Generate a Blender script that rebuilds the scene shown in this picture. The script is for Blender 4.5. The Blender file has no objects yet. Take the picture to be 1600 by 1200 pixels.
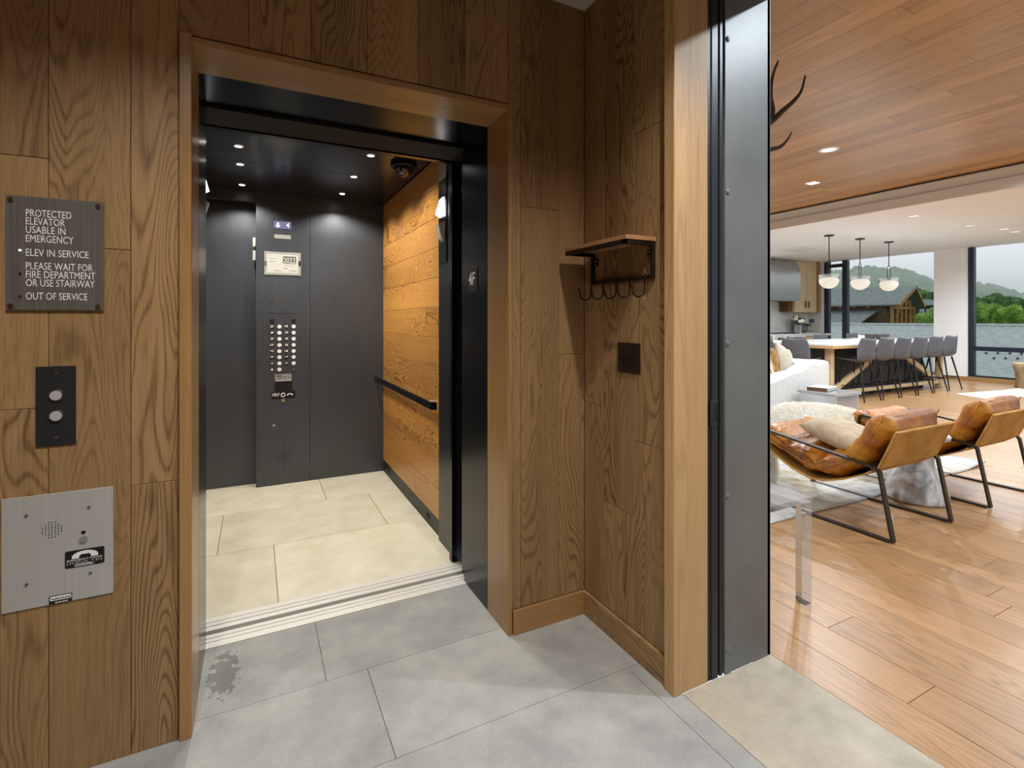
import bpy, bmesh, math, random
from mathutils import Vector, Matrix, noise as mnoise
R = math.radians
rnd = random.Random(7)
scene = bpy.context.scene
COL = scene.collection

# ------------------------------------------------------------------ camera
# photograph 1600x1200: focal 790 px, horizon row 500; X runs along the elevator wall, Y into the car
F, HZ, CH = 790.0, 500.0, 1.35
ANG = math.atan(400 / 790.0)
SA, CA = math.sin(ANG), math.cos(ANG)
cam_d = bpy.data.cameras.new('camera')
cam_d.sensor_width = 36.0
cam_d.lens = F / 1600 * 36
cam_d.shift_y = -100 / 1600
cam_d.clip_start = 0.02
cam_d.clip_end = 3000
cam = bpy.data.objects.new('camera', cam_d)
cam.location = (0, 0, CH)
cam.rotation_euler = (R(90), 0, -ANG)
COL.objects.link(cam)
scene.camera = cam

# ------------------------------------------------------------------ world, exposure
w = bpy.data.worlds.new('overcast_sky')
scene.world = w
w.use_nodes = True
bg = w.node_tree.nodes['Background']
bg.inputs[0].default_value = (0.87, 0.90, 0.95, 1)
bg.inputs[1].default_value = 1.0
scene.view_settings.view_transform = 'Standard'
scene.view_settings.look = 'None'
scene.view_settings.exposure = 0.0
scene.view_settings.gamma = 1.0
scene.view_settings.use_curve_mapping = False
scene.cycles.max_bounces = 8
scene.cycles.diffuse_bounces = 4
scene.cycles.glossy_bounces = 4
scene.cycles.transparent_max_bounces = 16
scene.cycles.volume_bounces = 4
CAR_W, VEST_W, LIV_W = 32.0, 88.0, 158.0      # watts of one downlight in car, vestibule, living room


# ------------------------------------------------------------------ pixel -> place helpers
def ray(px, py):
    u = (px - 800) / F
    return (SA + u * CA, CA - u * SA, (HZ - py) / F)
def on_z(px, py, z=0.0):
    d = ray(px, py); t = (z - CH) / d[2]
    return Vector((t * d[0], t * d[1], z))
def on_y(px, py, y):
    d = ray(px, py); t = y / d[1]
    return Vector((t * d[0], y, CH + t * d[2]))
def on_x(px, py, x):
    d = ray(px, py); t = x / d[0]
    return Vector((x, t * d[1], CH + t * d[2]))
def at(px, py, dep):
    d = ray(px, py)
    return Vector((dep * d[0], dep * d[1], CH + dep * d[2]))

# ------------------------------------------------------------------ materials
def lin(c):
    if isinstance(c, str):
        c = [int(c[i:i + 2], 16) / 255 for i in (0, 2, 4)]
        return tuple(x / 12.92 if x <= .04045 else ((x + .055) / 1.055) ** 2.4 for x in c) + (1,)
    return tuple(c) + ((1,) if len(c) == 3 else ())

class NT:
    def __init__(s, name):
        s.m = bpy.data.materials.new(name); s.m.use_nodes = True
        s.t = s.m.node_tree; s.b = s.t.nodes['Principled BSDF']
        s.out = s.t.nodes['Material Output']
    def n(s, kind, **kw):
        nd = s.t.nodes.new('ShaderNode' + kind)
        for k, v in kw.items(): setattr(nd, k, v)
        return nd
    def l(s, a, b): s.t.links.new(a, b)
    def math(s, op, a, b=None, clamp=False):
        nd = s.n('Math', operation=op, use_clamp=clamp)
        for i, v in enumerate((a, b)):
            if v is None: continue
            if isinstance(v, (int, float)): nd.inputs[i].default_value = v
            else: s.l(v, nd.inputs[i])
        return nd.outputs[0]
    def map(s, vec, scale, loc=(0, 0, 0)):
        nd = s.n('Mapping'); nd.inputs['Scale'].default_value = scale
        nd.inputs['Location'].default_value = loc
        s.l(vec, nd.inputs[0]); return nd.outputs[0]
    def noise(s, vec, scale=1., detail=2., rough=.5, dist=0.):
        nd = s.n('TexNoise'); nd.inputs['Scale'].default_value = scale
        nd.inputs['Detail'].default_value = detail; nd.inputs['Roughness'].default_value = rough
        nd.inputs['Distortion'].default_value = dist
        if vec is not None: s.l(vec, nd.inputs[0])
        return nd.outputs[0]
    def ramp(s, f, stops):
        nd = s.n('ValToRGB'); e = nd.color_ramp.elements
        while len(e) < len(stops): e.new(.5)
        for el, (p, c) in zip(e, stops): el.position = p; el.color = lin(c)
        s.l(f, nd.inputs[0]); return nd.outputs[0]
    def mix(s, f, a, b, mode='MIX'):
        nd = s.n('Mix', data_type='RGBA', blend_type=mode)
        for sock, v in ((nd.inputs[0], f), (nd.inputs[6], a), (nd.inputs[7], b)):
            if isinstance(v, (int, float)): sock.default_value = v
            elif isinstance(v, (tuple, str)): sock.default_value = lin(v)
            else: s.l(v, sock)
        return nd.outputs[2]
    def bump(s, h, strength=.2, dist=.002):
        nd = s.n('Bump'); nd.inputs['Strength'].default_value = strength
        nd.inputs['Distance'].default_value = dist
        s.l(h, nd.inputs['Height']); s.l(nd.outputs[0], s.b.inputs['Normal'])
    def coords(s): return s.n('TexCoord').outputs['Object']
    def pos(s): return s.n('NewGeometry').outputs['Position']
    def setp(s, col=None, rough=None, metal=None, spec=None, **kw):
        def put(k, v):
            if v is None: return
            if isinstance(v, (int, float)): s.b.inputs[k].default_value = v
            elif isinstance(v, (tuple, str)): s.b.inputs[k].default_value = lin(v)
            else: s.l(v, s.b.inputs[k])
        put('Base Color', col); put('Roughness', rough); put('Metallic', metal); put('Specular IOR Level', spec)
        for k, v in kw.items(): put(k.replace('_', ' '), v)
        return s.m

def wood(name, dark, light, rough=.45, ring=30., sl=.9, sw=7., line=.55, tone=.35, knots=True, spec=.4, pore=.35):
    """boards: grain coordinates (along, across, depth in metres) are stored per board in attribute gc, its tone in attribute tone"""
    t = NT(name)
    g = t.n('Attribute', attribute_name='gc').outputs['Vector']
    tn = t.n('Attribute', attribute_name='tone').outputs['Fac']
    f1 = t.noise(t.map(g, (sl, sw, sw)), 1, 2, .45, .25)
    wob = t.noise(t.map(g, (14, 70, 70)), 1, 2)
    ph = t.math('ADD', t.math('MULTIPLY', f1, ring * 3.2), t.math('MULTIPLY', wob, 1.3))
    rg = t.math('POWER', t.math('ADD', t.math('MULTIPLY', t.math('SINE', ph), .5), .5), 3.0)
    str_ = t.noise(t.map(g, (.35, 26, 26)), 1, 3, .6)
    pores = t.noise(t.map(g, (9, 330, 330)), 1, 2, .6)
    broad = t.noise(t.map(g, (.8, 3.5, 3.5), (7, 3, 1)), 1, 2)
    ringmask = t.math('MULTIPLY', t.math('SUBTRACT', t.noise(t.map(g, (.5, 4.2, 4.2), (31, 2, 5)), 1, 1), .30), 2.6, True)
    v = t.math('SUBTRACT', 1.0, t.math('MULTIPLY', t.math('MULTIPLY', rg, ringmask), line))
    v = t.math('SUBTRACT', v, t.math('MULTIPLY', t.math('SUBTRACT', str_, .5), .55))
    v = t.math('SUBTRACT', v, t.math('MULTIPLY', t.math('SUBTRACT', pores, .5), pore * 1.6))
    v = t.math('ADD', v, t.math('MULTIPLY', t.math('SUBTRACT', broad, .5), .6))
    v = t.math('SUBTRACT', v, .12, True)
    col = t.mix(v, dark, light)
    if knots:
        vo = t.n('TexVoronoi', feature='F1'); vo.inputs['Scale'].default_value = 1
        t.l(t.map(g, (1.3, 4.6, 1.)), vo.inputs['Vector'])
        k = t.math('SUBTRACT', 1.0, t.math('MULTIPLY', t.math('SUBTRACT', vo.outputs['Distance'], .03), 14.), True)
        col = t.mix(t.math('MULTIPLY', k, .75), col, tuple(x * .35 for x in lin(dark)[:3]))
    val = t.math('ADD', t.math('MULTIPLY', tn, tone), 1 - tone * .5)
    hsv = t.n('HueSaturation'); t.l(val, hsv.inputs['Value']); t.l(col, hsv.inputs['Color'])
    t.bump(v, .25, .0012)
    return t.setp(hsv.outputs[0], rough, spec=spec)

def plain(name, col, rough=.5, metal=0., spec=.5, **kw):
    return NT(name).setp(col, rough, metal, spec, **kw)
def mottled(name, c1, c2, rough=.6, scale=8., metal=0., bump=0., detail=4., stretch=(1, 1, 1), spec=.5, bscale=None, **kw):
    t = NT(name); c = t.map(t.coords(), stretch)
    f = t.noise(c, scale, detail, .6)
    col = t.ramp(f, [(.3, c1), (.7, c2)])
    if bump: t.bump(t.noise(c, bscale or scale * 6, 3), bump, .003)
    return t.setp(col, rough, metal, spec, **kw)
def emit(name, col, strength):
    t = NT(name); t.setp('000000', .5); t.b.inputs['Emission Color'].default_value = lin(col)
    t.b.inputs['Emission Strength'].default_value = strength
    return t.m
def clear(name, tint, gloss=.12, rough=.0, haze=0.):
    t = NT(name); tr = t.n('BsdfTransparent'); tr.inputs[0].default_value = lin(tint)
    gl = t.n('BsdfGlossy'); gl.inputs['Roughness'].default_value = rough
    lw = t.n('LayerWeight'); lw.inputs[0].default_value = gloss
    mx = t.n('MixShader'); t.l(lw.outputs['Fresnel'], mx.inputs[0]); t.l(gl.outputs[0], mx.inputs[2])
    if haze:
        df_ = t.n('BsdfDiffuse'); df_.inputs[0].default_value = (.9, .92, .95, 1); m2 = t.n('MixShader'); m2.inputs[0].default_value = haze
        t.l(tr.outputs[0], m2.inputs[1]); t.l(df_.outputs[0], m2.inputs[2]); t.l(m2.outputs[0], mx.inputs[1])
    else: t.l(tr.outputs[0], mx.inputs[1])
    t.l(mx.outputs[0], t.out.inputs[0]); return t.m
def brushed(name, c1, c2, rough=.35, metal=.9, axis=(160, 160, 3), bump=.04):
    t = NT(name); c = t.map(t.coords(), axis)
    f = t.noise(c, 1, 3, .6); col = t.ramp(f, [(.25, c1), (.75, c2)])
    t.bump(f, bump, .001)
    big = t.noise(t.coords(), 2.5, 3)
    r = t.math('ADD', t.math('MULTIPLY', big, .14), rough - .07)
    return t.setp(col, r, metal)
def stone(name, c1, c2, rough=.6, scale=5., stain=None):
    t = NT(name); p = t.pos()
    f = t.noise(p, scale, 6, .65); fine = t.noise(p, 170, 3, .7)
    v = t.math('ADD', t.math('MULTIPLY', f, .7), t.math('MULTIPLY', fine, .3))
    col = t.ramp(v, [(.32, c1), (.68, c2)])
    tn = t.n('Attribute', attribute_name='tone').outputs['Fac']
    hsv = t.n('HueSaturation'); t.l(t.math('ADD', t.math('MULTIPLY', tn, .12), .94), hsv.inputs['Value']); t.l(col, hsv.inputs['Color'])
    col = hsv.outputs[0]
    if stain:
        sx, sy, rx, ry = stain
        sp = t.n('SeparateXYZ'); t.l(p, sp.inputs[0])
        dx = t.math('MULTIPLY', t.math('SUBTRACT', sp.outputs[0], sx), 1 / rx)
        dy = t.math('MULTIPLY', t.math('SUBTRACT', sp.outputs[1], sy), 1 / ry)
        dd = t.math('ADD', t.math('MULTIPLY', dx, dx), t.math('MULTIPLY', dy, dy))
        k = t.math('SUBTRACT', t.math('ADD', 1.0, t.math('MULTIPLY', t.math('SUBTRACT', t.noise(p, 34, 4), .5), 4.6)), dd)
        k = t.math('MULTIPLY', k, 5., True)
        col = t.mix(t.math('MULTIPLY', k, .5), col, '3a3c2c')
    t.bump(fine, .25, .0015)
    return t.setp(col, rough, spec=.35)

M = {}
M['oak_wall'] = wood('oak_wall', '4f3a22', 'a08059', .5, ring=84, sl=.7, sw=4.5, line=.62, tone=.3, spec=.3, pore=.6)
M['oak_trim'] = wood('oak_trim', '6a4c2d', 'a58053', .3, ring=24, sl=.5, sw=9, line=.35, tone=.1, knots=False)
M['oak_post'] = wood('oak_post', '9a754c', 'cba678', .5, ring=26, sl=.6, sw=9, line=.4, tone=.1, knots=False)
M['oak_car'] = wood('oak_car', '74491c', 'bd8844', .33, ring=46, sl=1.2, sw=7, line=.8, tone=.25)
M['oak_floor'] = wood('oak_floor', '7e5e3c', 'ba8f62', .33, ring=44, sl=.8, sw=7, line=.5, tone=.22, spec=.45)
M['oak_ceiling'] = wood('oak_ceiling', '765431', 'b88c5c', .26, ring=20, sl=.6, sw=8, line=.35, tone=.4, knots=False, spec=.5)
M['oak_pale'] = wood('oak_pale', 'ad9066', 'd6be96', .5, ring=10, sl=.8, sw=9, line=.3, tone=.1, knots=False)
M['oak_shelf'] = wood('oak_shelf', '7a5534', 'b0845a', .5, ring=12, line=.4, tone=.1, knots=False)
M['gap_dark'] = plain('gap_dark', '1c140c', .9)
M['steel_black'] = brushed('steel_black', '17181a', '24262a', .24, .75)
M['steel_car'] = brushed('steel_car', '4c5057', '585c63', .34, .55)
M['steel_ceiling'] = brushed('steel_ceiling', '26272a', '323438', .22, .6, (3, 160, 160), .02)
M['steel_grey'] = mottled('steel_grey', '6a6e6e', '7a7e7d', .45, 3., .2, .08, bscale=200)
M['steel_frame'] = plain('steel_frame', '2a2d33', .4, .3)
M['stainless'] = brushed('stainless', 'b2b2b1', 'bfbfbe', .4, .25)
M['stainless_dark'] = brushed('stainless_dark', '6c6b69', '82817e', .34, .55)
M['sign_steel'] = brushed('sign_steel', '737270', '8d8c89', .28, .55)
M['button_white'] = plain('button_white', 'e4e4e0', .35)
M['chrome'] = plain('chrome', 'c9cacc', .18, 1.)
M['aluminium'] = brushed('aluminium', 'dad9d4', 'eeede9', .45, .3, (3, 200, 200))
M['black'] = plain('black', '101012', .45)
M['black_matte'] = plain('black_matte', '0b0b0c', .8)
M['button_plate'] = plain('button_plate', '1b1d22', .55)
M['white_print'] = plain('white_print', 'ececea', .5)
M['button_face'] = plain('button_face', 'b3b5bb', .4, .1)
M['bronze'] = mottled('bronze', '241c16', '352a20', .45, 20., .6)
M['bronze_plate'] = plain('bronze_plate', '2a211a', .4, .4)
M['stone_landing'] = stone('stone_landing', '85878a', 'b0b1ac', .6, 4., (-.11, 2.22, .05, .13))
M['stone_car'] = stone('stone_car', 'cbc6ae', 'e8e4d2', .45, 5.)
M['stone_sill'] = stone('stone_sill', 'a29a8b', 'c8c0b0', .55, 7.)
M['grout_car'] = plain('grout_car', '9c8a55', .9)
M['grout'] = plain('grout', '8b8b87', .9)
M['white_paint'] = mottled('white_paint', 'e6e6e5', 'ebebea', .7, 3.)
M['white_trim'] = plain('white_trim', 'e6e5e2', .5)
M['taupe'] = plain('taupe', 'bbb4a8', .6)
M['cream_paint'] = plain('cream_paint', 'd9d2c2', .7)
M['window_frame'] = plain('window_frame', '1e2a38', .4, .2)
M['glass'] = clear('glass', 'fcfefe', .03)
M['acrylic'] = clear('acrylic', 'f8fafc', .25, .03, .17)
M['lit_white'] = emit('lit_white', 'fff3df', 9.)
M['lit_soft'] = emit('lit_soft', 'fff6ea', 1.1)
M['lit_car'] = emit('lit_car', 'fffaf0', 14.)
M['lit_lantern'] = emit('lit_lantern', 'ffffff', 3.)
M['lit_display'] = emit('lit_display', 'a3a0cc', .55)
M['lit_digit'] = emit('lit_digit', 'f2f0ff', 1.2)
M['lit_led'] = emit('lit_led', 'ffffff', 6.)
M['lit_pendant'] = emit('lit_pendant', 'ffeed6', .92)
M['lantern_grey'] = plain('lantern_grey', 'b9b9b2', .4)

# ------------------------------------------------------------------ mesh helpers
def box(bm, a, b, bev=0.0, seg=1):
    x0, x1 = sorted((a[0], b[0])); y0, y1 = sorted((a[1], b[1])); z0, z1 = sorted((a[2], b[2]))
    vs = [bm.verts.new(p) for p in ((x0, y0, z0), (x1, y0, z0), (x1, y1, z0), (x0, y1, z0), (x0, y0, z1), (x1, y0, z1), (x1, y1, z1), (x0, y1, z1))]
    fs = [bm.faces.new([vs[i] for i in q]) for q in ((0, 3, 2, 1), (4, 5, 6, 7), (0, 1, 5, 4), (1, 2, 6, 5), (2, 3, 7, 6), (3, 0, 4, 7))]
    if bev:
        es = list({e for f in fs for e in f.edges})
        bmesh.ops.bevel(bm, geom=es, offset=bev, segments=seg, profile=.5, affect='EDGES')
    return vs
def frames(pts):
    pts = [Vector(p) for p in pts]; out = []; up = None
    for i, p in enumerate(pts):
        t = (pts[min(i + 1, len(pts) - 1)] - pts[max(i - 1, 0)]).normalized()
        if up is None:
            up = Vector((0, 0, 1)) if abs(t.z) < .9 else Vector((0, 1, 0))
        n = (up - t * up.dot(t))
        if n.length < 1e-4: n = t.orthogonal()
        n.normalize(); up = n
        out.append((p, n, t.cross(n)))
    return out
def tube(bm, pts, r, n=8, cap=True, closed=False):
    fr = frames(pts); rings = []
    for i, (p, a, b) in enumerate(fr):
        rr = r[i] if isinstance(r, (list, tuple)) else r
        rings.append([bm.verts.new(p + (a * math.cos(2 * math.pi * k / n) + b * math.sin(2 * math.pi * k / n)) * rr) for k in range(n)])
    rng = range(len(rings)) if closed else range(len(rings) - 1)
    for i in rng:
        A, B = rings[i], rings[(i + 1) % len(rings)]
        for k in range(n): bm.faces.new((A[k], A[(k + 1) % n], B[(k + 1) % n], B[k]))
    if cap and not closed:
        bm.faces.new(rings[0][::-1]); bm.faces.new(rings[-1])
def flatbar(bm, pts, side, wd, th):
    """rectangular bar swept along pts; width wd along the fixed direction side"""
    side = Vector(side).normalized(); pts = [Vector(p) for p in pts]; rings = []
    for i, p in enumerate(pts):
        t0 = (p - pts[i - 1]).normalized() if i else None
        t1 = (pts[i + 1] - p).normalized() if i < len(pts) - 1 else None
        t = ((t0 or t1) + (t1 or t0)).normalized()
        n = side.cross(t).normalized()
        k = 1.0
        if t0 and t1:
            k = min(2., 1 / max(.3, math.cos(t0.angle(t1) / 2)))
        rings.append([bm.verts.new(p + side * sx * wd / 2 + n * sn * th / 2 * k) for sx, sn in ((-1, -1), (1, -1), (1, 1), (-1, 1))])
    for A, B in zip(rings, rings[1:]):
        for k in range(4): bm.faces.new((A[k], A[(k + 1) % 4], B[(k + 1) % 4], B[k]))
    bm.faces.new(rings[0][::-1]); bm.faces.new(rings[-1])
def lathe(bm, prof, n=20, c=(0, 0, 0)):
    rings = []
    for r, z in prof:
        if r < 1e-5: rings.append([bm.verts.new((c[0], c[1], c[2] + z))])
        else: rings.append([bm.verts.new((c[0] + r * math.cos(2 * math.pi * k / n), c[1] + r * math.sin(2 * math.pi * k / n), c[2] + z)) for k in range(n)])
    for A, B in zip(rings, rings[1:]):
        for k in range(n):
            j = (k + 1) % n
            if len(A) == 1 and len(B) == 1: continue
            if len(A) == 1: bm.faces.new((A[0], B[k], B[j]))
            elif len(B) == 1: bm.faces.new((A[k], A[j], B[0]))
            else: bm.faces.new((A[k], A[j], B[j], B[k]))
def disc_y(bm, x, y0, y1, z, r, n=16):
    """short cylinder along Y"""
    tube(bm, [(x, y0, z), (x, y1, z)], r, n)
def prism(bm, pts, vec):
    a = [bm.verts.new(p) for p in pts]; b = [bm.verts.new(Vector(p) + Vector(vec)) for p in pts]
    n = len(a); bm.faces.new(a[::-1]); bm.faces.new(b)
    for i in range(n): bm.faces.new((a[i], a[(i + 1) % n], b[(i + 1) % n], b[i]))
def rrect(x0, z0, x1, z1, r, n=4):
    out = []
    for cx, cz, a in ((x1 - r, z1 - r, 0), (x0 + r, z1 - r, 90), (x0 + r, z0 + r, 180), (x1 - r, z0 + r, 270)):
        for k in range(n + 1):
            t = R(a + 90 * k / n); out.append((cx + r * math.cos(t), cz + r * math.sin(t)))
    return out
def blob(bm, c, s, sub=2, amp=.2, freq=1.5, seed=0, flat=None):
    r = bmesh.ops.create_icosphere(bm, subdivisions=sub, radius=1.0)
    for v in r['verts']:
        d = v.co.normalized()
        k = 1 + amp * mnoise.noise(d * freq + Vector((seed, seed * 1.7, 3)))
        v.co = Vector((c[0] + d.x * k * s[0], c[1] + d.y * k * s[1], c[2] + d.z * k * s[2]))
def ob(name, bm, mat, parent=None, loc=(0, 0, 0), smooth=False, kind=None, label=None, rot=None):
    if isinstance(bm, bmesh.types.BMesh):
        bmesh.ops.recalc_face_normals(bm, faces=bm.faces[:])
        me = bpy.data.meshes.new(name); bm.to_mesh(me); bm.free()
    else: me = bm
    if mat is not None and not me.materials: me.materials.append(M[mat] if isinstance(mat, str) else mat)
    if smooth:
        for p in me.polygons: p.use_smooth = True
        if smooth != 'all':
            try: me.set_sharp_from_angle(angle=R(40))
            except Exception: pass
    o = bpy.data.objects.new(name, me); COL.objects.link(o)
    o.location = loc
    if rot: o.rotation_euler = rot
    if parent is not None: o.parent = parent
    if kind: o['kind'] = kind
    if label: o['label'] = label
    return o
def tag(o, label, cat, group=None, kind=None):
    o['label'] = label; o['category'] = cat
    if group: o['group'] = group
    if kind: o['kind'] = kind
    return o
def thing(name, label, cat, loc=(0, 0, 0), rz=0, group=None, kind=None):
    o = bpy.data.objects.new(name, None); COL.objects.link(o)
    o.location = loc; o.rotation_euler = (0, 0, rz); o.empty_display_size = .1
    return tag(o, label, cat, group, kind)
def copy_tree(o, parent=None):
    c = o.copy(); COL.objects.link(c); c.parent = parent
    for ch in o.children: copy_tree(ch, c)
    return c
def bx(name, a, b, mat, parent=None, bev=0., **kw):
    bm = bmesh.new(); box(bm, a, b, bev); return ob(name, bm, mat, parent, **kw)
AX = {'x': (0, 1, 2), 'y': (1, 0, 2), 'z': (2, 0, 1)}
def grain_box(bm, a, b, axis, off, tone, bev=.0015, org=(0, 0, 0)):
    gl = bm.verts.layers.float_vector.get('gc') or bm.verts.layers.float_vector.new('gc')
    tl = bm.verts.layers.float.get('tone') or bm.verts.layers.float.new('tone')
    n0 = set(bm.verts)
    box(bm, a, b, bev)
    ax = AX[axis]
    for v in bm.verts:
        if v in n0: continue
        v[gl] = Vector((v.co[ax[0]], v.co[ax[1]], v.co[ax[2]])) + off
        v[tl] = tone
def roff(): return Vector((rnd.uniform(0, 60), rnd.uniform(0, 60), rnd.uniform(0, 60)))
def plank(a, b, axis, mat, parent, name='plank', bev=.0015, tone=None, label=None):
    a, b = Vector(a), Vector(b); c = (a + b) / 2
    bm = bmesh.new()
    grain_box(bm, a - c, b - c, axis, roff(), rnd.random() if tone is None else tone, bev)
    return ob(name, bm, mat, parent, loc=c, label=label)
def lettering(txt, x0, x1, z, hgt, y, mat, parent, thick=.0006, name='lettering', face='y', bold=0.0):
    """flat raised letters on a wall facing -Y (or -X when face is 'x'), stretched to run from x0 to x1"""
    cu = bpy.data.curves.new(name, 'FONT'); cu.body = txt; cu.size = 1.0; cu.extrude = .0; cu.resolution_u = 3; cu.offset = bold
    tmp = bpy.data.objects.new('tmp', cu)
    me = bpy.data.meshes.new_from_object(tmp); bpy.data.objects.remove(tmp); bpy.data.curves.remove(cu)
    xs = [v.co.x for v in me.vertices]; ys = [v.co.y for v in me.vertices]
    a, b = min(xs), max(xs); c = max(ys)
    for v in me.vertices:
        u = (v.co.x - a) / (b - a); h = v.co.y / c * hgt
        if face == 'y': v.co = (x0 + (x1 - x0) * u, y - thick, z + h)
        else: v.co = (y - thick, x0 + (x1 - x0) * u, z + h)
    me.name = name
    return ob(name, me, mat, parent)
def spot(name, loc, watts, size=120, blend=.6, col=(1, .93, .82), parent=None, radius=.03, tgt=None):
    l = bpy.data.lights.new(name, 'SPOT'); l.energy = watts; l.spot_size = R(size); l.spot_blend = blend
    l.color = col; l.shadow_soft_size = radius
    o = bpy.data.objects.new(name, l); COL.objects.link(o); o.location = loc
    if tgt: o.rotation_euler = (Vector(tgt) - Vector(loc)).to_track_quat('-Z', 'Y').to_euler()
    if parent: o.parent = parent
    return o

# ================================================================== VESTIBULE
YW, XH = 1.935, 1.355          # elevator wall plane, coat-hook wall plane
XL, XR, ZT = -0.185, 0.960, 2.246   # portal opening
VC = 2.78                      # vestibule ceiling
XV = 1.85                      # living room face of the right wall
D0, D1, DH = 0.10, 1.35, 2.70  # doorway to the living room

# floor of stone slabs
fl = bx('floor', (-2.2, -1.6, -.06), (XH + .02, 2.43, -.008), 'grout', kind='structure')
tag(fl, 'grey stone slab floor of the elevator landing', 'floor')
ys = [-1.6, -.95, -.3, .35, 1.0, 1.55, 2.0, 2.43]
for j in range(len(ys) - 1):
    xo = .235 - (1.05 if j % 2 == 0 else .3) * 3
    x = xo
    while x < XH + .02:
        x1 = x + 1.05
        a, b = max(x, -2.2), min(x1, XH + .019)
        if b - a > .03:
            bm = bmesh.new()
            grain_box(bm, (a + .0008, ys[j] + .0008, -.03), (b - .0008, ys[j + 1] - .0008, 0), 'x', Vector(), rnd.random(), .001)
            ob('stone_slab', bm, 'stone_landing', fl)
        x = x1

# front wall with planks
wf = thing('wall_front', 'brown oak plank wall around the elevator opening', 'wall', (0, YW, 0), kind='structure')
def wbox(a, b): return bx('backing', (a[0], YW + .012, a[1]), (b[0], YW + .20, b[1]), 'gap_dark', wf, loc=(0, -YW, 0))
wbox((-2.2, 0), (XL - .02, VC)); wbox((XR + .02, 0), (XH + .5, VC)); wbox((XL - .02, ZT + .02), (XR + .02, VC))
def front_plank(x0, x1, z0, z1, tone=None):
    p = plank((x0 + .0006, YW, z0 + .0006), (x1 - .0006, YW + .014, z1 - .0006), 'z', 'oak_wall', wf, tone=tone)
    p.location.y -= YW
    return p
left_cols = [(-2.2, -1.92, (0, 1.2, VC)), (-1.92, -1.724, (0, .6, 2.0, VC)), (-1.724, -1.527, (0, 1.5, VC)), (-1.527, -1.33, (0, .9, VC)), (-1.33, -1.133, (0, 1.7, VC)),
             (-1.133, -.937, (0, .7, 2.3, VC)), (-.937, -.74, (0, 1.4, VC)), (-.74, -.543, (0, 1.093, 1.822, VC)), (-.543, -.347, (0, 1.567, VC)), (-.347, -.222, (0, .835, VC))]
for x0, x1, zs in left_cols:
    for a, b in zip(zs, zs[1:]): front_plank(x0, x1, a, b)
for x0, x1, zs in ((XR + .0, 1.023, (.105, VC)), (1.023, 1.215, (.105, 1.842, VC)), (1.215, XH, (.105, 1.195, VC))):
    for a, b in zip(zs, zs[1:]): front_plank(x0, x1, a, b)
x = -.222
for k, wd in enumerate((.2, .197, .197, .197, .197, .197)):
    x1 = min(x + wd, XR); front_plank(x, x1, ZT + .03, VC); x = x1
# oak portal lining (jambs, head, left casing)
tr = thing('trim_1', 'varnished oak lining framing the elevator opening', 'trim', (XR, YW, 0), kind='structure')
def tp(a, b, ax, nm):
    p = plank(a, b, ax, 'oak_trim', tr, nm, .002); p.location -= Vector((XR, YW, 0)); return p
tp((XR, YW - .003, 0), (XR + .02, 2.15, ZT), 'z', 'jamb_board')
tp((XL - .02, YW - .003, 0), (XL, 2.15, ZT), 'z', 'jamb_board')
tp((XL - .035, YW - .012, 0), (XL - .0005, YW - .0035, ZT + .03), 'z', 'casing_board')
tp((XL - .02, YW - .003, ZT), (XR + .02, 2.15, ZT + .025), 'x', 'head_board')
# right wall with coat hooks
wr = thing('wall_right', 'dark oak plank wall carrying the coat hook shelf', 'wall', (XH, YW, 0), kind='structure')
def rbox(nm, a, b, mat): 
    o = bx(nm, a, b, mat, wr); o.location = (-XH, -YW, 0); return o
rbox('backing', (XH + .014, D1 + .045, 0), (XV - .015, YW + .1, VC), 'gap_dark')
rbox('living_face', (XV - .014, D1, 0), (XV, 9.2, 3.4), 'white_paint')
rbox('backing', (XH + .014, -1.6, 0), (XV - .015, D0, VC), 'gap_dark')
rbox('living_face', (XV - .014, -2.6, 0), (XV, D0, 3.4), 'white_paint')
rbox('over_door', (XH, D0, DH), (XV, D1, 3.4), 'oak_wall')
def right_plank(y0, y1, z0, z1, tone=None):
    p = plank((XH, y0 + .0006, z0 + .0006), (XH + .014, y1 - .0006, z1 - .0006), 'z', 'oak_wall', wr, tone=tone)
    p.location -= Vector((XH, YW, 0))
for y0, y1, zs, tn in ((1.79, YW, (.105, .973, VC), .45), (1.59, 1.79, (.105, .561, VC), .35), (1.40, 1.59, (.105, .866, 2.096, VC), .5)):
    for a, b in zip(zs, zs[1:]): right_plank(y0, y1, a, b, rnd.uniform(.2, .8))
y = -1.6
while y < D0 - .04:
    y1 = min(y + .2, D0 - .04); right_plank(y, y1, 0, VC); y = y1
# baseboards
bb = plank((XR + .022, YW - .013, 0), (XH, YW + .001, .105), 'x', 'oak_trim', None, 'baseboard_front'); tag(bb, 'short oak baseboard right of the elevator jamb', 'baseboard', kind='structure')
bb = plank((XH - .013, D1 + .035, 0), (XH + .001, YW - .014, .105), 'y', 'oak_wall', None, 'baseboard_right'); tag(bb, 'oak baseboard under the coat hook wall', 'baseboard', kind='structure')
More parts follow.
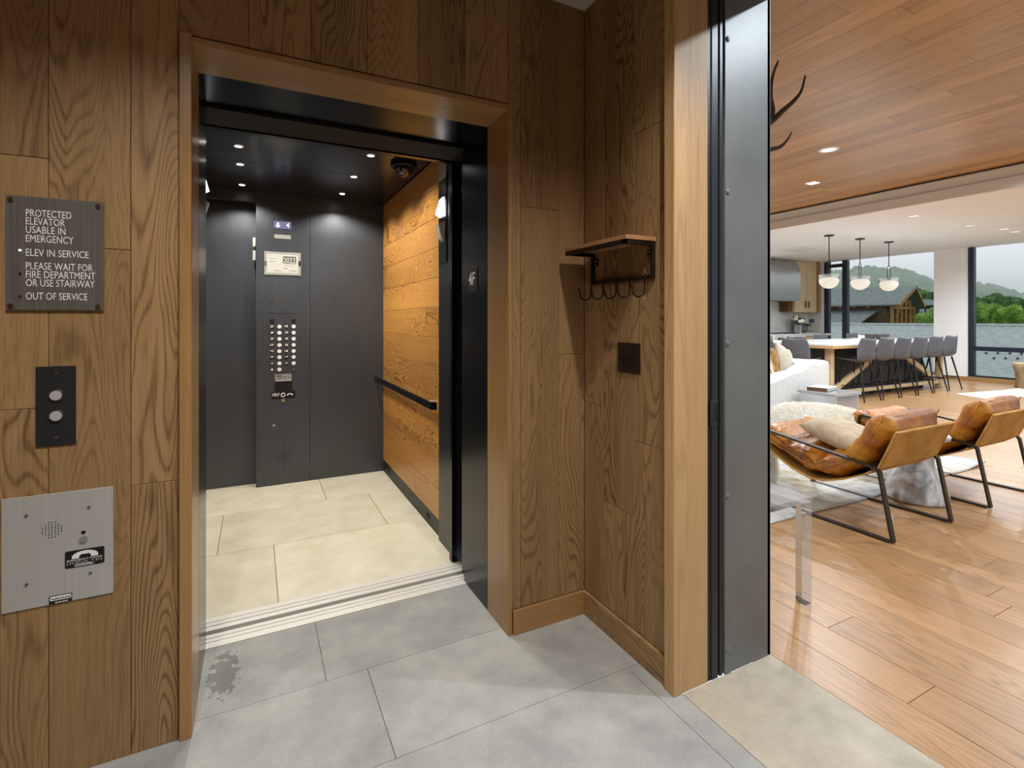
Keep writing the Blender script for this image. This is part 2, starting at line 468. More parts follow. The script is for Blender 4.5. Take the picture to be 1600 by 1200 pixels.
# ceiling, back and side walls of the vestibule (behind the photographer)
tag(bx('ceiling', (-2.25, -1.65, VC), (XH + .02, YW + .2, VC + .1), 'cream_paint', kind='structure'), 'cream ceiling above the elevator landing', 'ceiling')
tag(bx('wall_left', (-2.3, -1.65, 0), (-2.2, YW + .2, VC), 'oak_shelf', kind='structure'), 'oak side wall at the far left of the landing', 'wall')
tag(bx('wall_back', (-2.25, -1.7, 0), (XV, -1.6, VC), 'oak_shelf', kind='structure'), 'oak wall behind the landing', 'wall')
def downlight(loc, watts, label, mat='lit_white', r=.045, square=False, cat='light', group=None, size=120, col=(1, .95, .87), trim='white_trim'):
    t = thing('recessed_light', label, cat, loc, group=group)
    bm = bmesh.new()
    if square:
        for s in ((-1, 0), (1, 0), (0, -1), (0, 1)):
            if s[0]: box(bm, (s[0] * r, -r * 1.25, -.004), (s[0] * r * 1.25, r * 1.25, .0))
            else: box(bm, (-r, s[1] * r, -.004), (r, s[1] * r * 1.25, .0))
        ob('trim_ring', bm, trim, t)
        bm = bmesh.new(); box(bm, (-r, -r, -.0015), (r, r, 0)); ob('lens', bm, mat, t)
    else:
        lathe(bm, [(r, 0), (r, -.005), (r * 1.3, -.004), (r * 1.35, 0)], 20); ob('trim_ring', bm, trim, t)
        bm = bmesh.new(); lathe(bm, [(0, -.0015), (r, -.0015), (r, 0), (0, 0)], 20); ob('lens', bm, mat, t)
    if watts: spot('lamp', (0, 0, -.03), watts, size, .7, col, t)
    return t
downlight((-.30, .85, VC), VEST_W, 'round recessed downlight in the landing ceiling near the sign wall', size=128)
downlight((.98, .62, VC), VEST_W, 'round recessed downlight in the landing ceiling before the elevator', size=128)
downlight((.75, -.5, VC), VEST_W, 'round recessed downlight in the landing ceiling behind the viewer', size=128)

# oak end post and steel frame of the living room doorway
tp2 = plank((XH - .022, D1, 0), (1.501, D1 + .05, VC), 'z', 'oak_post', None, 'trim_2', .002); tag(tp2, 'pale oak end post between hook wall and steel door frame', 'trim', kind='structure')
tp3 = plank((XH - .022, D0 - .05, 0), (1.501, D0, VC), 'z', 'oak_post', None, 'trim_3', .002); tag(tp3, 'oak post at the near side of the living room doorway', 'trim', kind='structure')
df = thing('door_2', 'dark grey steel frame of the doorway into the living room', 'door frame', (1.5, D1, 0), kind='structure')
def dpart(nm, a, b, mat, bev=0.): 
    o = bx(nm, a, b, mat, df, bev); o.location = (-1.5, -D1, 0); return o
for yy, s in ((D1, 1), (D0, -1)):
    dpart('frame_stop', (1.5015, yy + .004 * s, 0), (1.521, yy + .05 * s, DH), 'black')
    dpart('frame_channel', (1.521, yy + .0 * s, 0), (1.555, yy + .05 * s, DH), 'steel_frame', .002)
    dpart('frame_groove', (1.555, yy + .012 * s, 0), (1.566, yy + .05 * s, DH), 'black_matte')
    dpart('frame_channel', (1.566, yy + .002 * s, 0), (1.582, yy + .05 * s, DH), 'steel_frame', .002)
    dpart('frame_groove', (1.582, yy + .014 * s, 0), (1.590, yy + .05 * s, DH), 'black_matte')
    dpart('cover_plate', (1.590, yy, 0), (XV + .004, yy + .05 * s, DH), 'steel_grey', .0015)
    dpart('plate_lip', (1.590, yy - .0025 * s, 0), (1.622, yy + .001 * s, DH), 'steel_grey', .001)
for z in (1.838, 1.26, .679, .093, 2.42):
    bm = bmesh.new(); bmesh.ops.create_uvsphere(bm, u_segments=12, v_segments=8, radius=1)
    for v in bm.verts: v.co = Vector((v.co.x * .0095, v.co.y * .005, v.co.z * .0115))
    ob('screw', bm, 'chrome' if z < 0 else 'steel_grey', df, loc=(.103, -.003, z), smooth='all')
dpart('strike_plate', (1.512, D1 - .003, .95), (1.551, D1 + .01, 1.047), 'steel_frame', .001)
dpart('strike_hole', (1.535, D1 - .0036, .968), (1.5505, D1 - .0028, 1.035), 'black_matte')
dpart('frame_head', (1.5015, D0, DH - .05), (XV + .004, D1, DH), 'steel_grey')
th = bx('floor', (XH + .02, D0, -.06), (XV + .004, D1, 0), 'stone_sill', kind='structure'); tag(th, 'beige stone threshold in the living room doorway', 'threshold')

# unseen elevator shaft around the car, added to stop sky light leaking in
sh = thing('wall_shaft', 'unseen dark elevator shaft added round the car to keep sky light out', 'wall', (.1, 3.7, 0), kind='structure')
for a, b in (((1.36, 2.15, -.6), (1.45, 5.0, 2.9)), ((-1.5, 2.15, -.6), (-1.4, 5.0, 2.9)), ((-1.5, 4.9, -.6), (1.45, 5.0, 2.9)), ((-1.5, 2.15, -.65), (1.45, 5.0, -.6)), ((-1.5, 2.15, 2.85), (1.45, 5.0, 2.95))):
    o = bx('shaft_panel', a, b, 'black_matte', sh); o.location = -sh.location

# ------------------------------------------------------------------ things on the vestibule walls
def wx(px, py): return on_y(px, py, YW)
# emergency sign
sg = thing('elevator_sign', 'dark brushed metal sign reading protected elevator usable in emergency', 'sign', (-.523, YW, 1.54))
def lp(o):                      # geometry was written in world coordinates: shift under its parent
    o.location = Vector(o.location) - o.parent.location; return o
bm = bmesh.new(); box(bm, (-.634, YW - .009, 1.379), (-.412, YW - .003, 1.706), .0008); lp(ob('plate', bm, 'sign_steel', sg))
for x in (-.622, -.425):
    for z in (1.693, 1.391):
        bm = bmesh.new(); disc_y(bm, x, YW - .013, YW, z, .0065, 14); lp(ob('standoff', bm, 'chrome', sg, smooth=True))
for txt, e, py in (('PROTECTED', 111.6, 337.5), ('ELEVATOR', 101.4, 350.3), ('USABLE IN', 102.6, 363.6), ('EMERGENCY', 115, 377.5), ('ELEV IN SERVICE', 138.6, 399.5),
                   ('PLEASE WAIT FOR', 145, 420.5), ('FIRE DEPARTMENT', 149, 433.8), ('OR USE STAIRWAY', 148, 447), ('OUT OF SERVICE', 136.8, 467.8)):
    a = on_y(40.5, py, YW - .009)
    lp(lettering(txt, a.x, on_y(e, py, YW - .009).x, a.z, .0205, YW - .009, 'white_print', sg))
for py, m in ((391, 'lit_led'), (427, 'black'), (463, 'black')):
    a = on_y(31.5, py, YW - .009)
    bm = bmesh.new(); disc_y(bm, a.x, YW - .0105, YW - .008, a.z, .0035, 12); h = lp(ob('indicator_bezel', bm, 'chrome', sg, smooth=True))
    bm = bmesh.new(); disc_y(bm, a.x, YW - .0125, YW - .009, a.z, .0026, 12); lp(ob('indicator', bm, m, sg, smooth=True))
# call buttons
cb = thing('call_button_panel', 'black elevator call plate with two round silver buttons', 'button panel', (-.524, YW, 1.097))
bm = bmesh.new(); box(bm, (-.57, YW - .005, .981), (-.479, YW, 1.214), .0008); lp(ob('plate', bm, 'button_plate', cb))
for z in (1.129, 1.069):
    bm = bmesh.new(); tube(bm, [(-.523, YW - .004, z), (-.523, YW - .011, z)], [.0185, .0165], 24); b_ = lp(ob('button', bm, 'chrome', cb, smooth=True))
    bm = bmesh.new(); disc_y(bm, -.523, YW - .0125, YW - .01, z, .0138, 24); f_ = ob('button_face', bm, 'button_face', cb, smooth=True); lp(f_)
for z in (1.193, 1.005):
    bm = bmesh.new(); disc_y(bm, -.523, YW - .0065, YW - .004, z, .0045, 12); lp(ob('screw', bm, 'chrome', cb, smooth=True))
# emergency phone panel
pp = thing('emergency_phone_panel', 'square stainless steel emergency phone panel with speaker holes', 'phone panel', (-.517, YW, .68))
bm = bmesh.new(); box(bm, (-.644, YW - .004, .516), (-.39, YW, .841), .0006); lp(ob('plate', bm, 'stainless', pp))
bm = bmesh.new()
for i in range(-3, 4):
    for j in range(-3, 4):
        if i * i + j * j <= 11: disc_y(bm, -.533 + i * .0072, YW - .0046, YW - .0038, .735 + j * .0072, .0017, 6)
lp(ob('speaker_holes', bm, 'black_matte', pp, kind='stuff'))
for x, z in ((-.59, .786), (-.448, .787), (-.589, .588), (-.444, .589)):
    bm = bmesh.new(); disc_y(bm, x, YW - .0062, YW - .0038, z, .0042, 12); lp(ob('screw', bm, 'stainless_dark', pp, smooth=True))
bm = bmesh.new(); disc_y(bm, -.461, YW - .005, YW - .0038, .714, .0055, 14); lp(ob('indicator_lens', bm, 'black', pp, smooth=True))
bm = bmesh.new(); disc_y(bm, -.46, YW - .0085, YW - .0038, .694, .0095, 18); lp(ob('push_button', bm, 'chrome', pp, smooth=True))
bm = bmesh.new(); prism(bm, [(x, YW - .0048, z) for x, z in rrect(-.504, .613, -.411, .664, .005)], (0, .001, 0)); st = lp(ob('sticker', bm, 'black', pp))
yy = YW - .0052
def stk(nm, bm, mat='white_print', kind=None): return lp(ob(nm, bm, mat, pp, kind=kind))
bm = bmesh.new()
hp = []
for k in range(13):
    t = math.pi * (1 - k / 12); hp.append((-.457 + .031 * math.cos(t), yy, .6445 + .0155 * math.sin(t)))
hp += [(-.426, yy, .6395), (-.443, yy, .6395), (-.443, yy, .6455), (-.4475, yy, .650), (-.4665, yy, .650), (-.471, yy, .6455), (-.471, yy, .6395), (-.488, yy, .6395)]
prism(bm, hp, (0, .0005, 0)); stk('handset_symbol', bm)
lp(lettering('EMERGENCY PHONE', -.499, -.416, .6325, .0055, yy, 'white_print', pp))
bm = bmesh.new()
for k in range(13):
    if k == 8: continue
    for (i, j) in rnd.sample([(0, 0), (0, 1), (0, 2), (1, 0), (1, 1), (1, 2)], 3):
        disc_y(bm, -.500 + k * .0067 + i * .0024, yy - .0004, yy, .6246 + j * .0022, .0009, 6)
stk('braille_dots', bm, kind='stuff')
for z, a, b in ((.6205, -.478, -.440), (.6165, -.482, -.436)):
    bm = bmesh.new(); xx = a
    while xx < b:
        wl = rnd.uniform(.004, .009); box(bm, (xx, yy - .0002, z), (min(xx + wl, b), yy, z + .0022)); xx += wl + .0015
    stk('small_print', bm)
bm = bmesh.new(); prism(bm, [(x, YW - .0048, z) for x, z in rrect(-.54, .5165, -.4875, .5405, .0025)], (0, .001, 0)); stk('sticker', bm, 'black')
bm = bmesh.new(); prism(bm, [(x, yy, z) for x, z in rrect(-.5375, .5265, -.4895, .5385, .0015)], (0, .0003, 0)); stk('sticker_field', bm)
bm = bmesh.new(); xx = -.534
while xx < -.494:
    wl = rnd.uniform(.0016, .0032); box(bm, (xx, yy - .0004, .5295), (xx + wl, yy - .0001, .5295 + rnd.uniform(.0025, .005))); xx += wl + .0009
stk('small_print', bm, 'black')
bm = bmesh.new()
for xx in (-.526, -.518, -.510, -.503): box(bm, (xx, yy - .0003, .519), (xx + .0065, yy, .5215))
stk('small_print', bm)

# coat shelf with hooks
cs = thing('coat_rack', 'small oak wall shelf on black steel frame with five coat hooks', 'coat rack', (XH, 1.665, 1.5))
def cpt(x, y, z): return (x - XH, y - 1.665, z - 1.5)
ya, yb, zb, zt, xo = 1.473, 1.857, 1.508, 1.638, 1.205
bm = bmesh.new()
grain_box(bm, cpt(1.352, ya - .012, zt + .010), cpt(xo + .002, yb + .012, zt + .026), 'y', roff(), .5, .001)
ob('shelf_board', bm, 'oak_shelf', cs)
t_ = .008
def cbar(a, b): 
    bm = bmesh.new(); box(bm, cpt(*a), cpt(*b), .0008); ob('frame_bar', bm, 'bronze', cs)
for y in (ya, yb):
    cbar((1.352, y - t_, zb), (1.338, y + t_, zt + .009))
    cbar((1.338, y - t_, zt - .007), (xo, y + t_, zt + .009))
cbar((xo - .0, ya - t_, zt - .0072), (xo + .012, yb + t_, zt + .0092))
cbar((1.352, ya + t_, zb - .001), (1.338, yb - t_, zb + .015))
for y, s in ((ya, 1), (yb, -1)):
    bm = bmesh.new(); box(bm, cpt(1.3535, y + s * .008, zt - .05), cpt(1.347, y + s * .032, zt - .018), .0008); tb = ob('mounting_tab', bm, 'bronze', cs)
    for z in (zt - .042, zt - .026):
        bm = bmesh.new(); blob(bm, cpt(1.346, y + s * .02, z), (.003, .004, .004), 1, 0); ob('screw', bm, 'chrome', cs, smooth='all')
for k in range(5):
    y = ya + .03 + k * (yb - ya - .035) / 4
    pts = [(1.334, y, zb + .018), (1.332, y, zb - .02)]
    for q in range(9):
        a = R(0 + 180 * q / 8); pts.append((1.332 - .028 + .028 * math.cos(a), y + .004 * q / 8, zb - .045 - .024 * math.sin(a)))
    pts += [(1.272, y + .005, zb - .03)]
    bm = bmesh.new(); tube(bm, [cpt(*p) for p in pts], .0033, 8); blob(bm, cpt(1.271, y + .005, zb - .024), (.006, .006, .006), 1, 0)
    blob(bm, cpt(1.333, y, zb + .018), (.005, .005, .005), 1, 0)
    ob('hook', bm, 'bronze', cs, smooth=True)

# light switch
sw = thing('light_switch', 'dark bronze double paddle light switch on the oak wall', 'switch', (XH, 1.619, 1.196))
bm = bmesh.new(); box(bm, (-.006, -.067, -.061), (0, .067, .061), .0012); ob('cover_plate', bm, 'bronze_plate', sw)
for s in (-1, 1):
    bm = bmesh.new(); box(bm, (-.0075, s * .023 - .016, -.034), (-.004, s * .023 + .016, .034), .0008); pd = ob('paddle', bm, 'bronze', sw)
    bm = bmesh.new(); box(bm, (-.0105, s * .023 - .012, .004), (-.007, s * .023 + .012, .03), .0015); ob('rocker', bm, 'bronze_plate', pd)

# ================================================================== ELEVATOR
ez = thing('door_1', 'black steel elevator door frame with floor plate and threshold', 'door frame', (XR, 2.15, 0), kind='structure')
def ep(nm, a, b, mat='steel_black', bev=0., **kw):
    o = bx(nm, a, b, mat, ez, bev, **kw); return lp(o)
ep('jamb', (XR, 2.152, 0), (XR + .22, 2.445, 2.5), bev=.002)
ep('jamb', (XL - .22, 2.152, 0), (XL, 2.445, 2.5), bev=.002)
ep('head', (XL, 2.152, 2.25), (XR, 2.445, 2.5), bev=.002)
ep('head_seal', (XL - .5, 2.446, 2.235), (XR + .4, 2.66, 2.6), 'black_matte')
# landing and car door leaves slid aside into their pockets
for x0, x1 in ((XR + .012, XR + .5), (XL - .5, XL - .012)):
    ep('door_leaf', (x0, 2.462, .012), (x1, 2.49, 2.235), 'steel_black', .002)
    ep('door_leaf', (x0 + .004 if x0 > 0 else x0, 2.497, .012), (x1 if x0 > 0 else x1 - .004, 2.52, 2.235), 'steel_black', .002)
# sill: grooved aluminium
for a, b, z in ((2.412, 2.452, 0.003), (2.452, 2.460, -.006), (2.460, 2.482, .002), (2.482, 2.490, -.006), (2.490, 2.515, .002)):
    ep('threshold_strip', (XL - .02 if a > 2.43 else XL, a, -.03), (XR + .03 if a > 2.43 else XR, b, z), 'aluminium')
ep('sill_gap', (XL - .03, 2.515, -.06), (XR + .06, 2.548, -.02), 'black_matte')
# floor designation plate
ep('floor_plate', (XR - .0025, 2.262, 1.487), (XR + .001, 2.385, 1.612), 'black', .0006)
lp(lettering('4F', 2.372, 2.292, 1.525, .062, XR - .0026, 'white_print', ez, face='x', bold=.01))

car = thing('elevator_car', 'open elevator car with dark steel walls and one oak plank side', 'elevator', (.4, 3.6, 0))
def cpn(nm, a, b, mat, bev=0., parent=None, **kw):
    o = bx(nm, a, b, mat, parent or car, bev, **kw)
    if parent is None: lp(o)
    return o
def cmesh(nm, bm, mat, parent=None, **kw):
    o = ob(nm, bm, mat, parent or car, **kw)
    if parent is None: lp(o)
    return o
PYH = 4.558
CX0, CX1, CY0, CY1, CZ = -1.0, 1.02, 2.66, 4.60, 2.386
# car sill
for a, b, z in ((2.548, 2.580, .002), (2.580, 2.588, -.008), (2.588, 2.612, .002), (2.612, 2.618, -.008), (2.618, 2.655, .002)):
    cpn('sill_strip', (XL - .05, a, -.03), (XR + .055, b, z), 'aluminium')
# floor tiles
cf = cpn('floor_base', (CX0, 2.655, -.06), (CX1 + .05, 4.72, -.004), 'grout_car')
def tile(x0, x1, y0, y1):
    bm = bmesh.new(); g = .0022
    grain_box(bm, (x0 + g, y0 + g, -.03), (x1 - g, y1 - g, 0), 'x', Vector(), rnd.random(), .0012)
    ob('floor_tile', bm, 'stone_car', cf)
for y0, y1, xs in ((2.656, 3.355, (-1.0, .095, 1.02)), (3.355, 4.02, (-1.0, -.20, .778, 1.02)), (4.02, 4.70, (-1.0, -.40, .474, 1.02))):
    for a, b in zip(xs, xs[1:]): tile(a, b, y0, y1)
# right wall of oak boards
rw = cpn('side_wall', (CX1 + .012, 2.97, 0), (CX1 + .05, CY1 + .02, CZ + .02), 'black')
zs = [.10 + k * .19 for k in range(13)]; zs[-1] = CZ - .008
def cplank(y0, y1, z0, z1):
    plank((CX1 - .002, y0 + .0008, z0 + .0008), (CX1 + .012, y1 - .0008, z1 - .0008), 'y', 'oak_car', rw)
for k in range(len(zs) - 1):
    cut = (3.55, 4.1, 3.3, 3.85)[k % 4] if k % 3 != 1 else None
    if cut: cplank(2.976, cut, zs[k], zs[k + 1]); cplank(cut, CY1 - .006, zs[k], zs[k + 1])
    else: cplank(2.976, CY1 - .006, zs[k], zs[k + 1])
cpn('baseboard', (CX1 + .001, 2.976, 0), (CX1 + .012, CY1 - .005, .098), 'black')
for y in (4.35, 3.25):
    bm = bmesh.new(); box(bm, (CX1 - .0006, y - .035, .035), (CX1 + .002, y + .035, .068)); cmesh('vent_slot', bm, 'black_matte')
cpn('side_wall', (CX0 - .03, 2.66, 0), (CX0, 4.72, CZ + .02), 'oak_shelf')
# front return column with lantern
M['steel_dark'] = brushed('steel_dark', '2b2d31', '36383d', .32, .6)
cpn('front_column', (1.0, 2.66, 0), (1.05, 2.972, CZ + .02), 'steel_dark', .002)
cpn('front_column', (XR + .012, 2.66, 0), (1.0, 2.70, CZ + .02), 'steel_black')
cpn('front_wall', (CX0, 2.66, 0), (XL - .06, 2.70, CZ + .02), 'steel_car')
cpn('front_header', (XL - .06, 2.665, 2.228), (XR + .012, 2.70, CZ + .02), 'steel_black')
def lantern(x, s, y0, z0, nm_lit):
    """direction lantern: plate with an up and a down arrow lens; s = -1 faces -X"""
    bm = bmesh.new(); box(bm, (x, y0 - .07, z0 - .26), (x + s * .006, y0 + .07, z0 + .26), .001); pl = cmesh('lantern_plate', bm, 'steel_black')
    def wedge(zc, up, mat):
        bm = bmesh.new()
        h = .058; a = (.05, .032) if up else (.032, .05)
        pts = [(x + s * .006, y0 - a[0], zc - h), (x + s * .006, y0 + a[0], zc - h), (x + s * .006, y0 + a[1], zc + h), (x + s * .006, y0 - a[1], zc + h)]
        vs = [bm.verts.new(p) for p in pts]
        e = (.035, .012) if up else (.012, .035)
        ws = [bm.verts.new((x + s * (.006 + e[0 if i < 2 else 1]), y0 + (p[1] - y0) * .6, zc + (p[2] - zc) * .75)) for i, p in enumerate(pts)]
        bm.faces.new(vs[::-1]); bm.faces.new(ws)
        for i in range(4): bm.faces.new((vs[i], vs[(i + 1) % 4], ws[(i + 1) % 4], ws[i]))
        o = ob('lantern_lens', bm, mat, pl); return o
    wedge(z0 + .075, True, 'lit_lantern'); wedge(z0 - .075, False, 'lantern_grey')
    for z in (z0 + .235, z0 - .235):
        bm = bmesh.new(); blob(bm, (x + s * .007, y0, z), (.003, .005, .005), 1, 0); ob('screw', bm, 'chrome', pl, smooth='all')
lantern(1.0, -1, 2.885, 1.95, 0)
bm = bmesh.new(); box(bm, (.993, 2.82, 2.19), (1.0, 2.95, 2.33), .001); cmesh('lantern_cover', bm, 'stainless')
lantern(XL - .06, 1, 2.86, 1.95, 0)
# back wall
cpn('back_panel', (.405, 4.562, 0), (CX1 + .03, CY1 + .03, 2.266), 'steel_car', .001)
cpn('back_header', (-.002, PYH, 2.268), (CX1 + .03, CY1 + .03, CZ + .02), 'steel_car', .001)
cpn('back_header', (CX0, CY1 - .03, 2.30), (-.003, CY1 + .03, CZ + .02), 'steel_car', .001)
rd = cpn('rear_door', (CX0, 4.68, .004), (0.05, 4.71, 2.30), 'steel_car', .001)
cpn('rear_door_shadow', (CX0, 4.62, 2.272), (-.002, 4.68, 2.30), 'black_matte')  # black strip stands in for the shadow gap above the rear door
# rear lantern on the edge of the control panel
for z0, z1, m in ((1.94, 2.015, 'lantern_grey'), (1.83, 1.91, 'lantern_grey')):
    bm = bmesh.new(); box(bm, (-.024, 4.575, z0), (-.002, 4.63, z1), .004); cmesh('rear_lantern', bm, m)
# ceiling
ce = cpn('car_ceiling', (CX0, 2.70, CZ), (CX1 + .03, CY1 + .03, CZ + .03), 'steel_ceiling')
for k, (a, b) in enumerate(((2.70, 3.16), (3.16, 3.72), (3.72, 4.22), (4.22, 4.60))):
    cpn('ceiling_panel', (CX0 + .01, a + .003, CZ - .006), (CX1 - .012, b - .003, CZ), 'steel_ceiling', .001)
for k, (x, y) in enumerate(((-.094, 3.79), (-.095, 4.36), (.626, 3.75), (.627, 4.30), (-.093, 3.40), (.64, 3.22))):
    bm = bmesh.new(); lathe(bm, [(.020, -.002), (.020, -.010), (.030, -.009), (.032, -.006)], 16, (x, y, CZ)); cmesh('light_ring', bm, 'chrome', smooth=True)
    bm = bmesh.new(); lathe(bm, [(0, -.009), (.020, -.009), (.020, -.006), (0, -.006)], 16, (x, y, CZ)); cmesh('light_lens', bm, 'lit_car')
    spot('car_lamp', (x - .4, y - 3.6, CZ - .02), CAR_W, 140, .5, (1., .95, .85), car, .02)
# dome camera
bm = bmesh.new(); lathe(bm, [(0, 0), (.085, 0), (.085, -.02), (.068, -.028)], 24, (.87, 3.30, CZ - .006)); cmesh('camera_mount', bm, 'steel_black', smooth=True)
bm = bmesh.new(); lathe(bm, [(.066 * math.cos(R(a)), -.028 - .06 * math.sin(R(a))) for a in range(0, 91, 10)], 24, (.87, 3.30, CZ - .006)); cmesh('camera_dome', bm, plain('dome_glass', '0a0a0c', .04, 0., 1.), smooth=True)
# handrail
bm = bmesh.new()
box(bm, (.942, 3.0, .806), (.953, 4.575, .852), .001)
hr = cmesh('handrail', bm, 'steel_black')
bm = bmesh.new(); flatbar(bm, [(.9475, 3.001, .829), (.9475, 2.955, .829), (.975, 2.935, .829)], (0, 0, 1), .046, .011); cmesh('handrail_return', bm, 'steel_black')
for y in (4.45, 3.75, 3.1):
    bm = bmesh.new(); tube(bm, [(.953, y, .829), (1.019, y, .829)], .008, 8); cmesh('rail_bracket', bm, 'chrome', smooth=True)

# control panel
PY = 4.56
cp = cpn('control_panel', (0.0, PY, .004), (.4035, CY1 + .03, 2.266), 'steel_car', .0015)
def kp(px, py): return on_y(px, py, PY)
def cps(nm, bm, mat, **kw):
    o = ob(nm, bm, mat, cp, **kw); return o
def kbox(nm, x0, y0, x1, y1, t, mat, r=0, t0=0.):
    a, b = kp(x0, y0), kp(x1, y1); bm = bmesh.new()
    if r: prism(bm, [(x, PY - t, z) for x, z in rrect(min(a.x, b.x), min(a.z, b.z), max(a.x, b.x), max(a.z, b.z), r)], (0, t - t0, 0))
    else: box(bm, (a.x, PY - t, a.z), (b.x, PY - t0, b.z))
    return cps(nm, bm, mat)
def kdisc(nm, px, py, r, t, mat, n=14):
    a = kp(px, py); bm = bmesh.new(); disc_y(bm, a.x, PY - t, PY, a.z, r, n); return cps(nm, bm, mat, smooth=True)
def ktext(txt, px, py, wpx, hgt, t, mat, bold=.012):
    a, b = kp(px - wpx / 2, py), kp(px + wpx / 2, py)
    return lettering(txt, a.x, b.x, (a.z + b.z) / 2 - hgt / 2, hgt, PY - t, mat, cp, .0004, bold=bold)
kbox('display', 428, 345, 455, 358.5, .003, 'lit_display')
ktext('4', 449.5, 352, 5, .042, .0032, 'lit_digit')
ar = kp(434.3, 352); bm = bmesh.new()
prism(bm, [(ar.x + dx, PY - .0036, ar.z + dz) for dx, dz in ((-.008, .022), (.008, .022), (.008, 0), (.02, 0), (0, -.022), (-.02, 0), (-.008, 0))], (0, .0004, 0)); cps('arrow_symbol', bm, 'lit_digit')
M['label_silver'] = plain('label_silver', '989894', .45, .2); M['paper'] = plain('paper', 'b4b4ae', .6); M['ink'] = plain('ink', '4a4a48', .6); M['brass'] = plain('brass', 'c8b676', .3, .8)
kbox('name_plate', 428.5, 366, 454.5, 374, .002, 'label_silver')
kbox('permit_frame', 413, 392.5, 470, 431, .006, 'label_silver')
kbox('permit_card', 417, 396.5, 466, 427.5, .0068, 'paper', t0=.006)
kbox('permit_print', 442, 400.5, 462.5, 413, .0072, 'ink', t0=.0068)
ktext('2022', 452, 407.2, 18.5, .046, .0074, 'paper')
for q, (x0, y0, x1) in enumerate(((420, 399.5, 438), (421, 403.5, 434), (445, 415.5, 460), (443, 419, 449), (428, 422.5, 440), (452, 423, 463), (420, 408, 430))):
    kbox('permit_line', x0, y0, x1, y0 + 1.1, .0072, 'ink', t0=.0068)
kbox('permit_clip', 413.5, 408, 416.5, 416, .008, 'ink'); kbox('permit_clip', 466.5, 408, 469.5, 416, .008, 'chrome')
kbox('service_door', 419, 449, 464, 489.5, .0022, 'steel_car', .006)
kdisc('lock', 424.6, 469.5, .011, .006, 'chrome')
cxs = (425., 436.6, 447.6, 458.8); rys = (510.4, 520, 529.6, 539.2, 548.7, 558, 567.7, 577.2)
c1 = ('5F', '4F', '3F', '1F', '*G', '<>', '<|>', None); c3 = ('PE', '5E', '4E', '3E', '1E', '><', '>I<')
for k, py in enumerate(rys):
    kdisc('label_disc', cxs[0], py, .0175, .003, 'black')
    if c1[k]: ktext(c1[k], cxs[0], py - .3, 5.0, .018, .0034, 'white_print')
    else:
        a = kp(cxs[0], py); bm = bmesh.new(); prism(bm, [(a.x - .012, PY - .0036, a.z - .008), (a.x + .012, PY - .0036, a.z - .008), (a.x, PY - .0036, a.z + .012)], (0, .0006, 0)); cps('alarm_symbol', bm, 'white_print')
    b_ = kdisc('button', cxs[1], py, .0155, .009, 'button_white')
    if k < 7:
        kdisc('label_disc', cxs[2], py - .3, .0175, .003, 'black')
        ktext(c3[k], cxs[2], py - .6, 5.0, .018, .0034, 'white_print')
        kdisc('button', cxs[3], py - .3, .0155, .009, 'button_white')
    else: kdisc('key_switch', cxs[3], py, .012, .008, 'chrome')
kdisc('key_switch', 425, 501.5, .016, .008, 'black'); kdisc('key_switch', 458.8, 501, .016, .008, 'black')
kbox('caution_label', 429.5, 585, 455.5, 591.5, .002, 'label_silver')
for x0, y0, x1 in ((432, 587, 442), (434, 589, 440), (443, 588.6, 448), (450, 588.6, 453)): kbox('small_print', x0, y0, x1, y0 + .9, .0024, 'ink', t0=.002)
kbox('card_reader', 429.5, 594, 456, 609, .008, 'black', .003)
kbox('reader_edge', 430, 593.5, 455.5, 594.6, .010, 'stainless')
kbox('help_plate', 423.5, 612.5, 461.5, 621.5, .003, 'black', .012)
ktext('HELP', 431, 616.6, 11.5, .024, .0034, 'white_print')
a = kp(442.3, 617); bm = bmesh.new()
tube(bm, [(a.x + .015 * math.cos(R(q * 30)), PY - .0034, a.z + .015 * math.sin(R(q * 30))) for q in range(12)], .004, 6, closed=True); cps('help_button', bm, 'white_print')
a = kp(453, 616.5); bm = bmesh.new(); tube(bm, [(a.x + .021 * math.cos(R(q)), PY - .003, a.z - .012 + .02 * math.sin(R(q))) for q in range(20, 161, 20)], [.005, .0045, .004, .0035, .0035, .004, .0045, .005], 6); cps('handset_symbol', bm, 'white_print')
kdisc('key_switch', 442.3, 625.5, .014, .006, 'brass')
kbox('service_door', 423, 635, 461.5, 692, .0022, 'steel_car')
kdisc('lock', 428, 664.5, .010, .006, 'chrome')
a = kp(443.5, 713); bm = bmesh.new()
for i in range(-4, 5):
    for j in range(-4, 5):
        if i * i + j * j <= 17: disc_y(bm, a.x + i * .012, PY - .0006, PY, a.z + j * .012, .0028, 6)
cps('speaker_holes', bm, 'black_matte', kind='stuff')

# ================================================================== LIVING ROOM SHELL
LX1, LY0, LY1 = 14.2, -2.6, 9.15
ZWOOD, ZWHITE, XSOF = 3.25, 2.98, 8.36
f2 = bx('floor', (XV + .004, LY0, -.08), (LX1, LY1, -.022), 'gap_dark', kind='structure'); tag(f2, 'light oak plank floor of the living room', 'floor')
far = bmesh.new(); PWD = .19; cnt = 0; xk = XV + .005; row = 0
while xk < LX1 - .01:
    x1 = min(xk + PWD, LX1); y = LY0 - rnd.uniform(0, 1.6)
    while y < LY1:
        y1 = y + rnd.uniform(1.5, 2.4); a, b = max(y, LY0), min(y1, LY1)
        if b - a > .02:
            A, B = (xk + .0008, a + .0008, -.022), (x1 - .0008, b - .0008, 0)
            if xk < 7.4 and cnt < 290 and b > -.5 and a < 5.5: plank(A, B, 'y', 'oak_floor', f2, bev=.0012); cnt += 1
            else: grain_box(far, A, B, 'y', roff(), rnd.random(), 0)
        y = y1
    xk = x1
ob('distant_planks', far, 'oak_floor', f2, kind='stuff')
